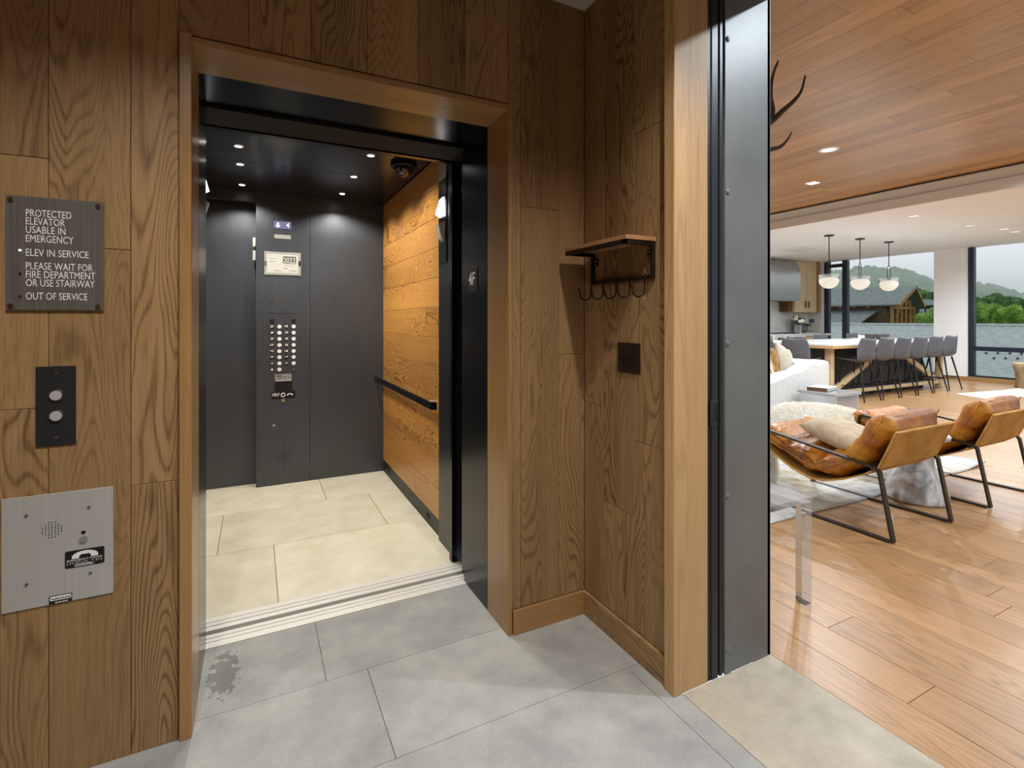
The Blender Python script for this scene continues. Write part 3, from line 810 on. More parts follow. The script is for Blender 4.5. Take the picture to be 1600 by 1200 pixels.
# wood ceiling
c2 = bx('ceiling', (XV, LY0, ZWOOD + .016), (XSOF + .1, LY1, ZWOOD + .12), 'gap_dark', kind='structure'); tag(c2, 'warm wooden plank ceiling over the lounge', 'ceiling')
xk = XV; far = bmesh.new()
while xk < XSOF - .01:
    x1 = min(xk + .18, XSOF); y = LY0 - rnd.uniform(0, 2)
    while y < LY1:
        y1 = y + rnd.uniform(1.8, 3.2); a, b = max(y, LY0), min(y1, LY1)
        if b - a > .02:
            A, B = (xk + .0008, a + .0008, ZWOOD), (x1 - .0008, b - .0008, ZWOOD + .016)
            if a < 6 and b > .5 and xk > 2.3: plank(A, B, 'y', 'oak_ceiling', c2, bev=.001)
            else: grain_box(far, A, B, 'y', roff(), rnd.random(), 0)
        y = y1
    xk = x1
ob('distant_planks', far, 'oak_ceiling', c2, kind='stuff')
c3 = bx('ceiling', (XSOF, LY0, ZWHITE), (LX1 + .2, LY1, ZWHITE + .4), 'white_paint', kind='structure'); tag(c3, 'lower white ceiling over the kitchen', 'ceiling')
sf = thing('trim_4', 'taupe stepped crown moulding between wooden and white ceiling', 'trim', (XSOF, 3, ZWHITE), kind='structure')
M['crown_step_lit'] = plain('crown_step_lit', 'd2ccc0', .6)  # lighter copy of the taupe, paints the light on the flat step
bm = bmesh.new(); cv = [(XSOF - .002, ZWOOD - .02), (XSOF - .15, ZWOOD - .02), (XSOF - .15, ZWOOD - .035)]
cv += [(XSOF - .15 + .11 * math.sin(R(a)), ZWOOD - .035 - .10 * (1 - math.cos(R(a)))) for a in range(15, 91, 15)] + [(XSOF - .002, ZWOOD - .135)]
prism(bm, [(x, LY0, z) for x, z in cv], (0, LY1 - LY0, 0)); lp(ob('crown_cove', bm, 'taupe', sf))
for nm, a, b, m in (('crown_shadow', (XSOF - .13, LY0, ZWOOD - .02), (XSOF - .002, LY1, ZWOOD - .001), 'gap_dark'),
                    ('crown_step', (XSOF - .055, LY0, ZWHITE - .001), (XSOF - .002, LY1, ZWOOD - .136), 'crown_step_lit')):
    lp(bx(nm, a, b, m, sf))
# kitchen wall and outer walls
tag(bx('wall_kitchen', (XV, LY1, 0), (LX1 + .2, LY1 + .15, 3.5), 'white_paint', kind='structure'), 'white kitchen wall behind range and cabinets', 'wall')
tag(bx('wall_side', (XV, LY0 - .3, 2.95), (LX1 + .2, LY0 - .15, 3.5), 'white_paint', kind='structure'), 'white wall strip over the side windows', 'wall')
# window wall X = LX1: column, sill, head
ww = thing('wall_window', 'white column and sill wall between the tall windows', 'wall', (LX1, 5.8, 0), kind='structure')
def wp(nm, a, b, m): return lp(bx(nm, a, b, m, ww))
wp('column', (LX1 - .02, 5.50, 0), (LX1 + .25, 6.11, ZWHITE), 'white_paint')
wp('reveal', (LX1 - .005, 5.485, .09), (LX1 + .2, 5.50, ZWHITE), 'white_trim')
wp('corner_strip', (LX1 - .02, 8.70, 0), (LX1 + .25, LY1, ZWHITE), 'white_trim')
wp('sill', (LX1, LY0, 0), (LX1 + .2, 5.50, .09), 'oak_trim'); wp('sill', (LX1, 6.11, 0), (LX1 + .2, 8.70, .09), 'oak_trim')
bbw = plank((LX1 - .035, LY0, 0), (LX1 - .001, 8.7, .085), 'y', 'oak_trim', None, 'baseboard_window'); tag(bbw, 'oak baseboard along the window wall', 'baseboard', kind='structure')
def window(nm, label, y0, y1, verts, bars):
    t = thing(nm, label, 'window', (LX1 + .05, (y0 + y1) / 2, 0), kind='structure')
    def wbx(n, a, b, m): return lp(bx(n, a, b, m, t))
    xa, xb = LX1 + .02, LX1 + .13
    wbx('frame_rail', (xa, y0, .09), (xb, y1, .125), 'window_frame'); wbx('frame_rail', (xb - .02, y0, ZWHITE - .012), (xb, y1, ZWHITE), 'white_trim')
    for a, b in verts: wbx('mullion', (xa, a, .125), (xb, b, ZWHITE - .02), 'window_frame')
    for a, b, z0, z1 in bars: wbx('crossbar', (xa + .01, a, z0), (xb - .01, b, z1), 'window_frame')
    vs = sorted(verts)
    for (a0, a1), (b0, b1) in zip(vs, vs[1:]):
        wbx('pane', (LX1 + .07, a1, .125), (LX1 + .08, b0, ZWHITE - .02), 'glass')
    return t
window('window_1', 'tall dark framed window left of the white column', 6.11, 8.70, [(6.10, 6.115), (8.08, 8.213), (8.575, 8.70)], [(8.213, 8.575, 2.80, 2.89)])
window('window_2', 'tall dark framed window with low crossbar right of the column', LY0, 5.485, [(5.385, 5.485), (2.9, 3.0), (.4, .5), (-2.6, -2.5)], [(3.0, 5.385, .668, .765), (.5, 2.9, .668, .765), (-2.5, .4, .668, .765)])
# window front along the near side of the room (outside the view)
w3 = thing('window_3', 'dark framed window front along the near side of the lounge', 'window', (8, LY0 - .1, 0), kind='structure')
for x in (1.9, 4.35, 6.8, 9.25, 11.7, 14.1): lp(bx('mullion', (x, LY0 - .15, 0), (x + .1, LY0 - .03, 2.95), 'window_frame', w3))
lp(bx('frame_rail', (1.9, LY0 - .15, 0), (14.2, LY0 - .03, .08), 'window_frame', w3))
for x in (2.0, 4.45, 6.9, 9.35, 11.8): lp(bx('pane', (x, LY0 - .1, .08), (x + 2.35 if x < 11 else 14.1, LY0 - .09, 2.95), 'glass', w3))

# lamps set in the ceilings
p = on_z(1295, 234, ZWOOD); downlight((p.x, p.y, ZWOOD), LIV_W, 'round recessed light in the wooden ceiling, nearest to the doorway', 'lit_soft', r=.075, col=(.83, .925, 1), size=160)
p = on_z(1270, 286, ZWOOD); downlight((p.x, p.y, ZWOOD), LIV_W, 'small square recessed light in the wooden ceiling, lit', r=.06, square=True, col=(.83, .925, 1), size=160)
for x, y in ((2.75, .45), (5.6, .9), (7.6, .8), (3.0, 4.2), (4.5, 6.6), (7.4, 6.8), (7.6, 2.2)):  # added unseen lamps brighten the lounge; the first lights the doorway post
    downlight((x, y, ZWOOD), LIV_W, 'added round recessed light in the wooden ceiling, unseen, brightening the lounge', r=.06, group='added unseen lights of the wooden ceiling', col=(.83, .925, 1), size=160)
for px, py, nm in ((1428, 337.5, 'dark'), (1516, 352.5, 'faint'), (1569, 358, 'lit'), (1587, 362, 'small')):
    p = on_z(px, py, ZWHITE)
    downlight((p.x, p.y, ZWHITE), LIV_W * .8, {'dark': 'recessed ceiling light in white ceiling closest to the wooden ceiling', 'faint': 'recessed ceiling light in white ceiling above the column stools', 'lit': 'bright recessed light in white ceiling near the right window', 'small': 'small recessed light in white ceiling, farthest right'}[nm], 'lit_soft', r=.06, square=(nm != 'faint'), col=(.83, .925, 1), size=165)
for x, y in ((9.2, 7.2), (11.2, 8.4), (10.2, 2.0), (12.8, 1.5)):  # added unseen lamps raise the light level at the kitchen end
    downlight((x, y, ZWHITE), LIV_W * .8, 'added recessed light in the white ceiling, unseen, brightening the kitchen end', r=.06, group='added unseen lights of the white ceiling', col=(.83, .925, 1), size=165)
# air grille in the white ceiling
vt = thing('ceiling_vent', 'flat white linear air grille in the kitchen ceiling', 'vent', (11.25, 7.4, ZWHITE))
M['vent_grey'] = plain('vent_grey', 'b6b6b4', .6)
bm = bmesh.new(); box(bm, (-.36, -.32, -.006), (.36, .32, 0)); ob('backing', bm, 'vent_grey', vt)
for a, b in (((-.38, -.34), (.38, -.29)), ((-.38, .29), (.38, .34)), ((-.38, -.29), (-.33, .29)), ((.33, -.29), (.38, .29))):
    bm = bmesh.new(); box(bm, (a[0], a[1], -.014), (b[0], b[1], 0)); ob('frame', bm, 'white_trim', vt)
for k in range(7):
    bm = bmesh.new(); box(bm, (-.33, -.25 + k * .083 - .02, -.012), (.33, -.25 + k * .083 + .02, -.006)); ob('slat', bm, 'white_trim', vt)

# ================================================================== KITCHEN
M['marble'] = mottled('marble', 'd3d3d1', 'f0f0ee', .35, 2.5, detail=6)
M['quartz'] = mottled('quartz', 'dedcd8', 'ececea', .22, 4.)
M['stainless_l'] = brushed('stainless_l', 'a9a9a8', 'c2c2c0', .35, .9)
M['navy'] = plain('navy', '2b3038', .5)
M['espresso'] = wood('espresso', '4a3018', '70502e', .5, knots=False)
KY = 8.75
bx_ = lambda n, a, b, m, p, bev=0., **k: lp(bx(n, a, b, m, p, bev, **k))
t = thing('countertop', 'white stone kitchen countertop beside the range', 'countertop', (13.5, 8.8, .9))
bx_('slab', (13.02, 8.46, .93), (LX1 - .06, LY1 - .02, .98), 'quartz', t, .003)
tag(bx('trim_5', (11.4, LY1 - .016, .99), (LX1 - .06, LY1 - .001, 1.75), 'marble', kind='structure'), 'white marble backsplash behind the range', 'backsplash')
t = thing('base_cabinet', 'pale oak base cabinet with drawer under the countertop', 'cabinet', (13.5, 8.8, 0))
bx_('body', (13.02, 8.52, .08), (LX1 - .1, LY1 - .02, .928), 'oak_pale', t); bx_('plinth', (13.04, 8.58, 0), (LX1 - .12, LY1 - .02, .08), 'black', t)
for z0, z1 in ((.72, .915), (.42, .70), (.10, .40)):
    d_ = plank((13.04, 8.50, z0), (14.0, 8.519, z1), 'x', 'oak_pale', t, 'drawer'); d_.location -= t.location
    bm = bmesh.new(); box(bm, (-.08, -.035, .06), (.08, -.012, .072)); ob('handle', bm, 'black', d_)
rg = thing('kitchen_range', 'white and steel kitchen range with a row of knobs', 'range', (12.4, 8.8, 0))
bx_('body', (11.75, 8.5, .1), (13.0, LY1 - .02, .95), 'stainless_l', rg, .004); bx_('cooktop', (11.75, 8.46, .951), (13.0, LY1 - .02, .985), 'white_trim', rg, .003)
cpnl = bx_('control_panel', (11.75, 8.44, .80), (13.0, 8.498, .945), 'white_trim', rg, .004)
for k in range(9):
    if k == 3: continue
    bm = bmesh.new(); disc_y(bm, 11.9 + k * .125, 8.40, 8.44, .87, .028, 12); ob('knob', bm, 'black', cpnl, smooth=True)
bm = bmesh.new(); disc_y(bm, 11.9 + 3 * .125, 8.43, 8.44, .87, .05, 18); ob('dial', bm, 'black', cpnl, smooth=True)
bx_('oven_door', (11.78, 8.48, .15), (12.97, 8.499, .78), 'stainless', rg, .003)
bm = bmesh.new(); tube(bm, [(11.85, 8.43, .72), (12.9, 8.43, .72)], .015, 8); lp(ob('oven_handle', bm, 'chrome', rg, smooth=True))
for k in range(4):
    bm = bmesh.new()
    for q in range(3): box(bm, (11.82 + k * .29, 8.56 + q * .18, .985), (12.05 + k * .29, 8.58 + q * .18, 1.01))
    for q in range(2): box(bm, (11.82 + k * .29 + q * .2, 8.56, .985), (11.85 + k * .29 + q * .2, 8.94, 1.01))
    lp(ob('burner_grate', bm, 'black', rg))
hd = thing('range_hood', 'curved brushed stainless steel range hood below the white ceiling', 'range hood', (12.4, 8.8, 1.85))
pr = [(8.62, 1.86), (8.60, 1.90), (8.60, 2.55), (8.62, 2.72), (8.68, 2.86), (8.78, 2.97), (9.13, 2.975), (9.13, 1.86)]
bm = bmesh.new(); prism(bm, [(11.6, y, z) for y, z in pr], (1.43, 0, 0)); lp(ob('shell', bm, 'stainless_l', hd, smooth=True))
bx_('filter', (11.66, 8.66, 1.845), (12.97, 9.08, 1.862), 'stainless_dark', hd); bx_('light_strip', (12.9, 8.63, 1.838), (13.0, 8.66, 1.86), 'white_trim', hd)
wc = thing('wall_cabinet', 'tall pale oak wall cabinet with two doors right of the hood', 'cabinet', (13.6, 8.9, 1.56))
bx_('body', (13.06, 8.80, 1.56), (14.02, LY1 - .02, 2.975), 'oak_pale', wc)
for x0, x1, s in ((13.065, 13.56, 1), (13.565, 14.01, -1)):
    d_ = plank((x0 + .002, 8.778, 1.565), (x1 - .002, 8.80, 2.95), 'z', 'oak_pale', wc, 'door'); d_.location -= wc.location
    hx = (x1 - .07 - (x0 + x1) / 2) if s > 0 else (x0 + .07 - (x0 + x1) / 2)
    bm = bmesh.new(); flatbar(bm, [(hx, -.011, -.56), (hx, -.04, -.56), (hx, -.04, -.40), (hx, -.011, -.40)], (1, 0, 0), .03, .012); ob('handle', bm, 'black', d_)
p_ = plank((14.022, 8.74, 1.56), (14.10, LY1 - .02, 2.975), 'z', 'oak_trim', wc, 'end_panel'); p_.location -= wc.location
bx_('side_panel', (12.9, 8.86, 1.58), (13.058, LY1 - .02, 1.84), 'espresso', wc)
cm = thing('coffee_machine', 'silver coffee machine on the kitchen counter', 'coffee machine', (13.55, 8.85, .98))
for n, a, b, m in (('base', (-.2, -.2, 0), (.2, .16, .05), 'stainless_l'), ('body', (-.2, 0, .05), (.2, .16, .42), 'stainless_dark'), ('head', (-.2, -.18, .27), (.2, 0, .42), 'stainless_l'), ('front_panel', (-.04, -.19, .29), (.17, -.18, .40), 'black'), ('drip_tray', (-.14, -.19, .05), (.14, -.02, .065), 'black')):
    bm = bmesh.new(); box(bm, a, b, .006); ob(n, bm, m, cm)
for x in (-.02, .11):
    bm = bmesh.new(); tube(bm, [(x, -.1, .27), (x, -.1, .2)], .025, 10); ob('group_head', bm, 'black', cm, smooth=True)
fv = thing('flower_vase', 'clear glass vase of white flowers on the kitchen counter', 'vase', (13.15, 8.75, .98))
bm = bmesh.new(); lathe(bm, [(0, 0), (.07, 0), (.09, .1), (.08, .2), (.1, .24)], 16); ob('vase', bm, 'acrylic', fv, smooth=True)
M['leaf_dark'] = plain('leaf_dark', '3c4a30', .6); M['petal'] = plain('petal', 'e9e4cf', .6)
for k in range(8):
    a = k * 2.4; rr = .05 + .1 * rnd.random(); hz = .3 + .16 * rnd.random()
    bm = bmesh.new(); tube(bm, [(0, 0, .05), (rr * .4 * math.cos(a), rr * .4 * math.sin(a), .2), (rr * math.cos(a), rr * math.sin(a), hz)], .005, 6); ob('stem', bm, 'leaf_dark', fv)
    bm = bmesh.new(); blob(bm, (rr * math.cos(a), rr * math.sin(a), hz + .02), (.055, .055, .045), 2, .5, 2.5, k); ob('bloom', bm, 'petal' if k % 3 else 'leaf_dark', fv, smooth='all')
ol = thing('wall_outlet', 'dark wall outlet on the kitchen backsplash', 'outlet', (14.0, LY1 - .015, 1.28))
bm = bmesh.new(); box(bm, (-.06, -.008, -.08), (.06, 0, .08), .002); op_ = ob('cover_plate', bm, 'navy', ol)
for z in (-.035, .035):
    bm = bmesh.new(); box(bm, (-.025, -.011, z - .022), (.025, -.007, z + .022), .002); ob('socket', bm, 'black', ol)

# ================================================================== BAR TABLE, STOOLS, PENDANTS
M['oak_edge'] = wood('oak_edge', '9a7448', 'c9a273', .45, knots=False, line=.3)
TZ = .95
tb = thing('bar_table', 'long counter height table with pale stone top on oak trestle', 'table', (10.65, 5.75, 0))
def tbx(n, a, b, m, bev=0.): return bx_(n, a, b, m, tb, bev)
tbx('tabletop', (8.38, 4.98, TZ - .03), (12.45, 6.5, TZ), 'quartz', .004)
def tpk(n, a, b, ax, m='oak_edge'):
    p = plank(a, b, ax, m, tb, n, .002); p.location -= tb.location; return p
tpk('apron', (8.38, 4.981, TZ - .075), (12.45, 5.03, TZ - .031), 'x'); tpk('apron', (8.38, 6.45, TZ - .075), (12.45, 6.499, TZ - .031), 'x')
tpk('apron', (8.381, 5.03, TZ - .075), (8.43, 6.45, TZ - .031), 'y'); tpk('apron', (12.4, 5.03, TZ - .075), (12.449, 6.45, TZ - .031), 'y')
for x in (8.55, 12.15):
    for y in (5.12, 6.28): tpk('leg', (x, y, 0), (x + .1, y + .1, TZ - .075), 'z', 'oak_pale')
    tpk('foot_rail', (x + .02, 5.22, .10), (x + .08, 6.28, .18), 'y', 'oak_pale')
tpk('stretcher', (8.65, 5.14, .09), (12.15, 5.20, .15), 'x', 'oak_pale')
for xa, xb in ((8.66, 10.3), (12.14, 10.5)):
    bm = bmesh.new(); gl = bm.verts.layers.float_vector.new('gc'); tl = bm.verts.layers.float.new('tone')
    flatbar(bm, [(xa, 5.17, .14), (xb, 5.17, TZ - .09)], (0, 1, 0), .05, .09)
    for v in bm.verts: v[gl] = v.co; v[tl] = .5
    lp(ob('brace', bm, 'oak_pale', tb))
tbx('base_panel', (9.0, 5.35, 0), (12.0, 6.15, TZ - .076), 'navy')
# stool
M['stool_shell'] = mottled('stool_shell', '505257', '5f6167', .5, 30., bump=.05)
M['stool_leg'] = plain('stool_leg', '24211f', .4, .4)
def make_stool():
    t = thing('bar_stool', 'x', 'stool', (0, 0, 0))
    prof = [(.23, .655, .21), (.20, .665, .225), (.10, .65, .24), (0, .638, .25), (-.10, .635, .26), (-.17, .652, .265), (-.215, .70, .27), (-.238, .78, .27), (-.25, .87, .262), (-.258, .96, .245), (-.264, 1.05, .215)]
    bm = bmesh.new(); rows = []
    for i, (y, z, hw) in enumerate(prof):
        s = i / (len(prof) - 1); r_ = []
        for k in range(11):
            u = -1 + 2 * k / 10
            curl = u * u
            back = min(1, max(0, (s - .45) / .3))
            dz = .045 * curl * (1 - back) + (.022 * (abs(u) ** 3) * max(0, (s - .9) / .1) - .012 * (1 - abs(u)) * max(0, (s - .9) / .1))
            dy = .10 * curl * back * (1 if s < .85 else 1 - (s - .85) * 2)
            r_.append(bm.verts.new((u * hw, y + dy, z + dz)))
        rows.append(r_)
    for A, B in zip(rows, rows[1:]):
        for k in range(10): bm.faces.new((A[k], A[k + 1], B[k + 1], B[k]))
    o = ob('shell', bm, 'stool_shell', t, smooth='all')
    m_ = o.modifiers.new('s', 'SOLIDIFY'); m_.thickness = .022; m_.offset = -1
    o.modifiers.new('d', 'SUBSURF').levels = 1; o.modifiers['d'].render_levels = 1
    for sx in (-1, 1):
        for sy in (-1, 1):
            bm = bmesh.new(); tube(bm, [(sx * .14, sy * .12 - .01, .64), (sx * .245, sy * .235 - .02, 0)], [.016, .010], 10); ob('leg', bm, 'stool_leg', t, smooth=True)
    def q(sx, sy, z): f_ = 1 - z / .64; return (sx * (.14 + .105 * f_), sy * (.12 + .115 * f_) - .01 - .01 * f_, z)
    for a, b in (((-1, -1), (1, -1)), ((1, -1), (1, 1)), ((1, 1), (-1, 1)), ((-1, 1), (-1, -1))):
        bm = bmesh.new(); tube(bm, [q(*a, .24), q(*b, .24)], .008, 8); ob('footrest', bm, 'stool_leg', t, smooth=True)
    return t
st0 = make_stool()
ords = ('first', 'second', 'third', 'fourth', 'fifth', 'sixth')
spots = [(9.09 + k * .582, 5.01 + k * .012, 0, 'grey shell bar stool at the front of the table, %s from the doorway side' % ords[k]) for k in range(6)]
spots += [(8.22, 5.42, -90, 'grey bar stool at the table end, seen in profile beside the sofa'), (8.22, 6.05, -90, 'grey bar stool at the table end, half hidden by the door frame'),
          (10.9, 6.58, 180, 'bar stool on the window side, its back just above the bowl end of the table'), (12.1, 6.58, 180, 'bar stool on the window side nearest the white column'),]
for i, (x, y, a, lb) in enumerate(spots):
    o = st0 if i == 0 else copy_tree(st0)
    o.location = (x, y, 0); o.rotation_euler = (0, 0, R(a)); o['label'] = lb; o['group'] = 'bar stools round the counter table'
# things on the table
bw = thing('wooden_bowl', 'low dark wooden bowl on the counter table', 'bowl', (11.55, 6.0, TZ))
M['bowl_wood'] = mottled('bowl_wood', '3d3530', '5b514a', .6, 12.)
bm = bmesh.new(); lathe(bm, [(0, 0), (.16, 0), (.24, .04), (.25, .10), (.235, .10), (.22, .045), (.15, .015), (0, .015)], 24); ob('bowl', bm, 'bowl_wood', bw, smooth=True)
bm = bmesh.new(); lathe(bm, [(.235, .085), (.256, .085), (.256, .098), (.235, .098), (.235, .085)], 24); ob('rim', bm, 'bowl_wood', bw, smooth=True)
cu = thing('ceramic_cup', 'small white cup beside the wooden bowl', 'cup', (11.05, 6.0, TZ))
bm = bmesh.new(); lathe(bm, [(0, 0), (.04, 0), (.055, .03), (.058, .09), (.052, .09), (.048, .03), (0, .012)], 16); ob('cup', bm, 'white_trim', cu, smooth=True)
bm = bmesh.new(); tube(bm, [(.055, 0, .075), (.085, 0, .065), (.085, 0, .035), (.052, 0, .028)], .006, 6); ob('handle', bm, 'white_trim', cu, smooth=True)
cd_ = thing('folded_napkins', 'small pile of pale napkins beside the cup', 'napkins', (10.75, 5.95, TZ))
for k in range(3):
    bm = bmesh.new(); box(bm, (-.09 + .01 * k, -.07, .012 * k), (.08, .07 - .012 * k, .012 * k + .011), .003); ob('napkin', bm, 'lantern_grey' if k == 1 else 'white_trim', cd_)
# pendants
M['bowl_glass'] = clear('bowl_glass', 'f6f6f4', .12, .05, .25)
def make_pendant():
    t = thing('pendant_lamp', 'x', 'lamp', (0, 0, 0))
    bm = bmesh.new(); lathe(bm, [(0, 0), (.085, 0), (.085, -.018), (0, -.02)], 20); ob('canopy', bm, 'stool_leg', t, smooth=True)
    bm = bmesh.new(); tube(bm, [(0, 0, -.01), (0, 0, -.50)], .008, 8); ob('rod', bm, 'stool_leg', t, smooth=True)
    bm = bmesh.new(); pts = []
    for k in range(13): a = R(180 * k / 12); pts.append((.034 * math.cos(a), 0, -.55 + .05 * math.sin(a)))
    tube(bm, [(.034, 0, -.76)] + pts + [(-.034, 0, -.76)], .006, 6); ob('yoke', bm, 'stool_leg', t, smooth=True)
    bm = bmesh.new(); tube(bm, [(0, 0, -.74), (0, 0, -.80)], .035, 12); blob(bm, (0, 0, -.50), (.014, .014, .014), 1, 0); ob('socket', bm, 'stool_leg', t, smooth=True)
    bm = bmesh.new(); lathe(bm, [(.172, -.755)] + [(.172 * math.cos(R(a)), -.865 - .165 * math.sin(R(a))) for a in range(0, 91, 10)], 24); ob('glass_bowl', bm, 'bowl_glass', t, smooth='all')
    bm = bmesh.new(); lathe(bm, [(0, -.81), (.09, -.815), (.15, -.84), (.166, -.868)] + [(.166 * math.cos(R(a)), -.868 - .158 * math.sin(R(a))) for a in range(10, 91, 10)], 24); ob('diffuser', bm, 'lit_pendant', t, smooth='all')
    return t
pd0 = make_pendant()
for i, (x, y, lb) in enumerate(((9.83, 5.92, 'glass bowl pendant lamp nearest the range hood'), (10.8, 5.89, 'glass bowl pendant lamp in the middle of the three'), (11.78, 5.86, 'glass bowl pendant lamp before the lodge gable, nearest the column'))):
    o = pd0 if i == 0 else copy_tree(pd0)
    o.location = (x, y, ZWHITE); o.rotation_euler = (0, 0, R((-25, 60, -25)[i])); o['label'] = lb; o['group'] = 'pendant lamps above the table'

# ================================================================== LOUNGE FURNITURE
def displace(bm, amp, freq, seed=0):
    bm.normal_update()
    for v in bm.verts: v.co += v.normal * amp * mnoise.noise(v.co * freq + Vector((seed, seed, seed)))
def loft(bm, path, x0, x1, th, nu=28, tuft=0, ends=.25, pw=.4):
    """cushion following path (y, z): a flattened tube across x"""
    P = [Vector((0, y, z)) for y, z in path]
    L = [0]
    for a, b in zip(P, P[1:]): L.append(L[-1] + (b - a).length)
    def pt(s):
        s = max(0, min(L[-1], s))
        for i in range(len(P) - 1):
            if s <= L[i + 1] + 1e-9:
                f_ = (s - L[i]) / (L[i + 1] - L[i]); return P[i].lerp(P[i + 1], f_)
        return P[-1]
    n, m = nu, 28; rings = []
    for i in range(n + 1):
        s = L[-1] * i / n; e = L[-1] * .02
        p = pt(s); tg = (pt(s + e) - pt(s - e)).normalized(); nm = Vector((0, -tg.z, tg.y))
        q = i / n; prof = min(1, ends + (1 - ends) * min(1, math.sin(math.pi * min(q, 1 - q) / .24) if min(q, 1 - q) < .12 else 1))
        if tuft: prof *= .72 + .28 * abs(math.sin(math.pi * q * tuft)) ** .6
        xc, hw = (x0 + x1) / 2, (x1 - x0) / 2 * (.965 + .035 * prof)
        ring = []
        for k in range(m):
            a = 2 * math.pi * k / m; c, s_ = math.cos(a), math.sin(a)
            xx = math.copysign(abs(c) ** pw, c); tt = math.copysign(abs(s_) ** .75, s_)
            ring.append(bm.verts.new(p + Vector((xc + xx * hw, 0, 0)) + nm * tt * th / 2 * prof))
        rings.append(ring)
    for A, B in zip(rings, rings[1:]):
        for k in range(m): bm.faces.new((A[k], A[(k + 1) % m], B[(k + 1) % m], B[k]))
    bm.faces.new(rings[0][::-1]); bm.faces.new(rings[-1])
def pillow(bm, w_, h_, t_, n=14, seed=0):
    """square pillow in the XZ plane, thickness along Y"""
    rows = {}
    for side in (1, -1):
        for i in range(n + 1):
            for j in range(n + 1):
                u, v = -1 + 2 * i / n, -1 + 2 * j / n
                edge = (abs(u) == 1 or abs(v) == 1)
                if edge and side == -1: rows[(-1, i, j)] = rows[(1, i, j)]; continue
                k = (1 - u ** 4) ** .6 * (1 - v ** 4) ** .6
                pin = 1 - .06 * (1 - abs(u)) * v * v - .0
                rows[(side, i, j)] = bm.verts.new((u * w_ / 2 * (1 - .07 * (1 - v * v)), side * t_ / 2 * k, v * h_ / 2 * (1 - .07 * (1 - u * u))))
    for side in (1, -1):
        for i in range(n):
            for j in range(n):
                f_ = [rows[(side, i, j)], rows[(side, i + 1, j)], rows[(side, i + 1, j + 1)], rows[(side, i, j + 1)]]
                bm.faces.new(f_ if side == -1 else f_[::-1])
    displace(bm, .012, 7, seed)
def leather(name, c1, c2, c3):
    t = NT(name); c = t.coords(); f_ = t.noise(c, 5, 4, .6, .4)
    col = t.ramp(f_, [(.28, c1), (.5, c2), (.72, c3)])
    wr_ = t.noise(t.map(c, (1, 2.2, 2.2)), 9, 3, .6, 1.2)
    t.bump(wr_, .5, .012)
    return t.setp(col, .36, spec=.5)
M['leather'] = leather('leather', '6b3606', 'ab640f', 'd0902f')
M['suede'] = mottled('suede', 'ad803f', 'd0a35f', .75, 5., bump=.1, spec=.2)
M['chair_frame'] = plain('chair_frame', '3c362f', .42, .6)
def make_chair():
    t = thing('lounge_chair', 'x', 'chair', (0, 0, 0))
    hw = .35; Y0 = 2.1
    def sidebar(x):
        pts = [(x, 1.68 - Y0, .008), (x, 1.682 - Y0, .02), (x, 1.755 - Y0, .41), (x, 1.775 - Y0, .432), (x, 1.80 - Y0, .436), (x, 2.53 - Y0, .527), (x, 2.56 - Y0, .515), (x, 2.565 - Y0, .49), (x, 2.62 - Y0, .02), (x, 2.60 - Y0, .008), (x, 1.70 - Y0, .008)]
        bm = bmesh.new(); flatbar(bm, pts, (1, 0, 0), .036, .014); ob('side_frame', bm, 'chair_frame', t)
    sidebar(-hw); sidebar(hw)
    for y, z in ((1.80, .425), (2.585, .40)):
        bm = bmesh.new(); box(bm, (-hw, y - Y0 - .008, z - .018), (hw, y - Y0 + .008, z + .018)); ob('cross_bar', bm, 'chair_frame', t)
    path = [(1.667, .675), (1.715, .555), (1.765, .435), (1.85, .372), (1.98, .305), (2.10, .262), (2.20, .252), (2.32, .285), (2.46, .35), (2.60, .44)]
    bm = bmesh.new(); flatbar(bm, [(0, y - Y0, z) for y, z in path], (1, 0, 0), .70, .010); ob('leather_sling', bm, 'suede', t, label='tan suede back and seat sling')
    bm = bmesh.new()
    for x in (-hw + .012, hw - .012): tube(bm, [(x, y - Y0 - .0075, z - .004) for y, z in path[:3]], .002, 5)
    tube(bm, [(-hw, 1.664 - Y0, .668), (hw, 1.664 - Y0, .668)], .005, 6); ob('sling_seam', bm, 'suede', t)
    bp = [(1.745, .745), (1.815, .605), (1.89, .49), (1.98, .415), (2.10, .355), (2.165, .335)]
    bm = bmesh.new(); loft(bm, [(y - Y0, z) for y, z in bp], -hw + .012, hw - .012, .175, 40, 3, .35); displace(bm, .024, 8, 3); displace(bm, .013, 20, 5); ob('back_cushion', bm, 'leather', t, smooth='all')
    sp_ = [(2.165, .335), (2.25, .355), (2.38, .40), (2.52, .47), (2.63, .52)]
    bm = bmesh.new(); loft(bm, [(y - Y0, z) for y, z in sp_], -hw + .012, hw - .012, .15, 34, 2, .35); displace(bm, .026, 7, 9); displace(bm, .012, 19, 2); ob('seat_cushion', bm, 'leather', t, smooth='all')
    for pth, off in ((bp, .0), (sp_, .0)):
        bm = bmesh.new()
        for x in (-hw + .006, hw - .006): tube(bm, [(x, y - Y0, z) for y, z in pth], .005, 6)
        ob('cushion_piping', bm, 'leather', t, smooth='all')
    return t
ch0 = make_chair()
ch0.location = (3.777, 2.1, 0); ch0['label'] = 'tan leather lounge chair nearest the doorway with a beige pillow'; ch0['group'] = 'leather lounge chairs'
ch1 = copy_tree(ch0); ch1.location = (5.04, 2.1, 0); ch1['label'] = 'tan leather lounge chair at the right edge, farther from the doorway'
M['linen'] = mottled('linen', 'b9a589', 'd3c3a8', .85, 18., bump=.15, spec=.2)
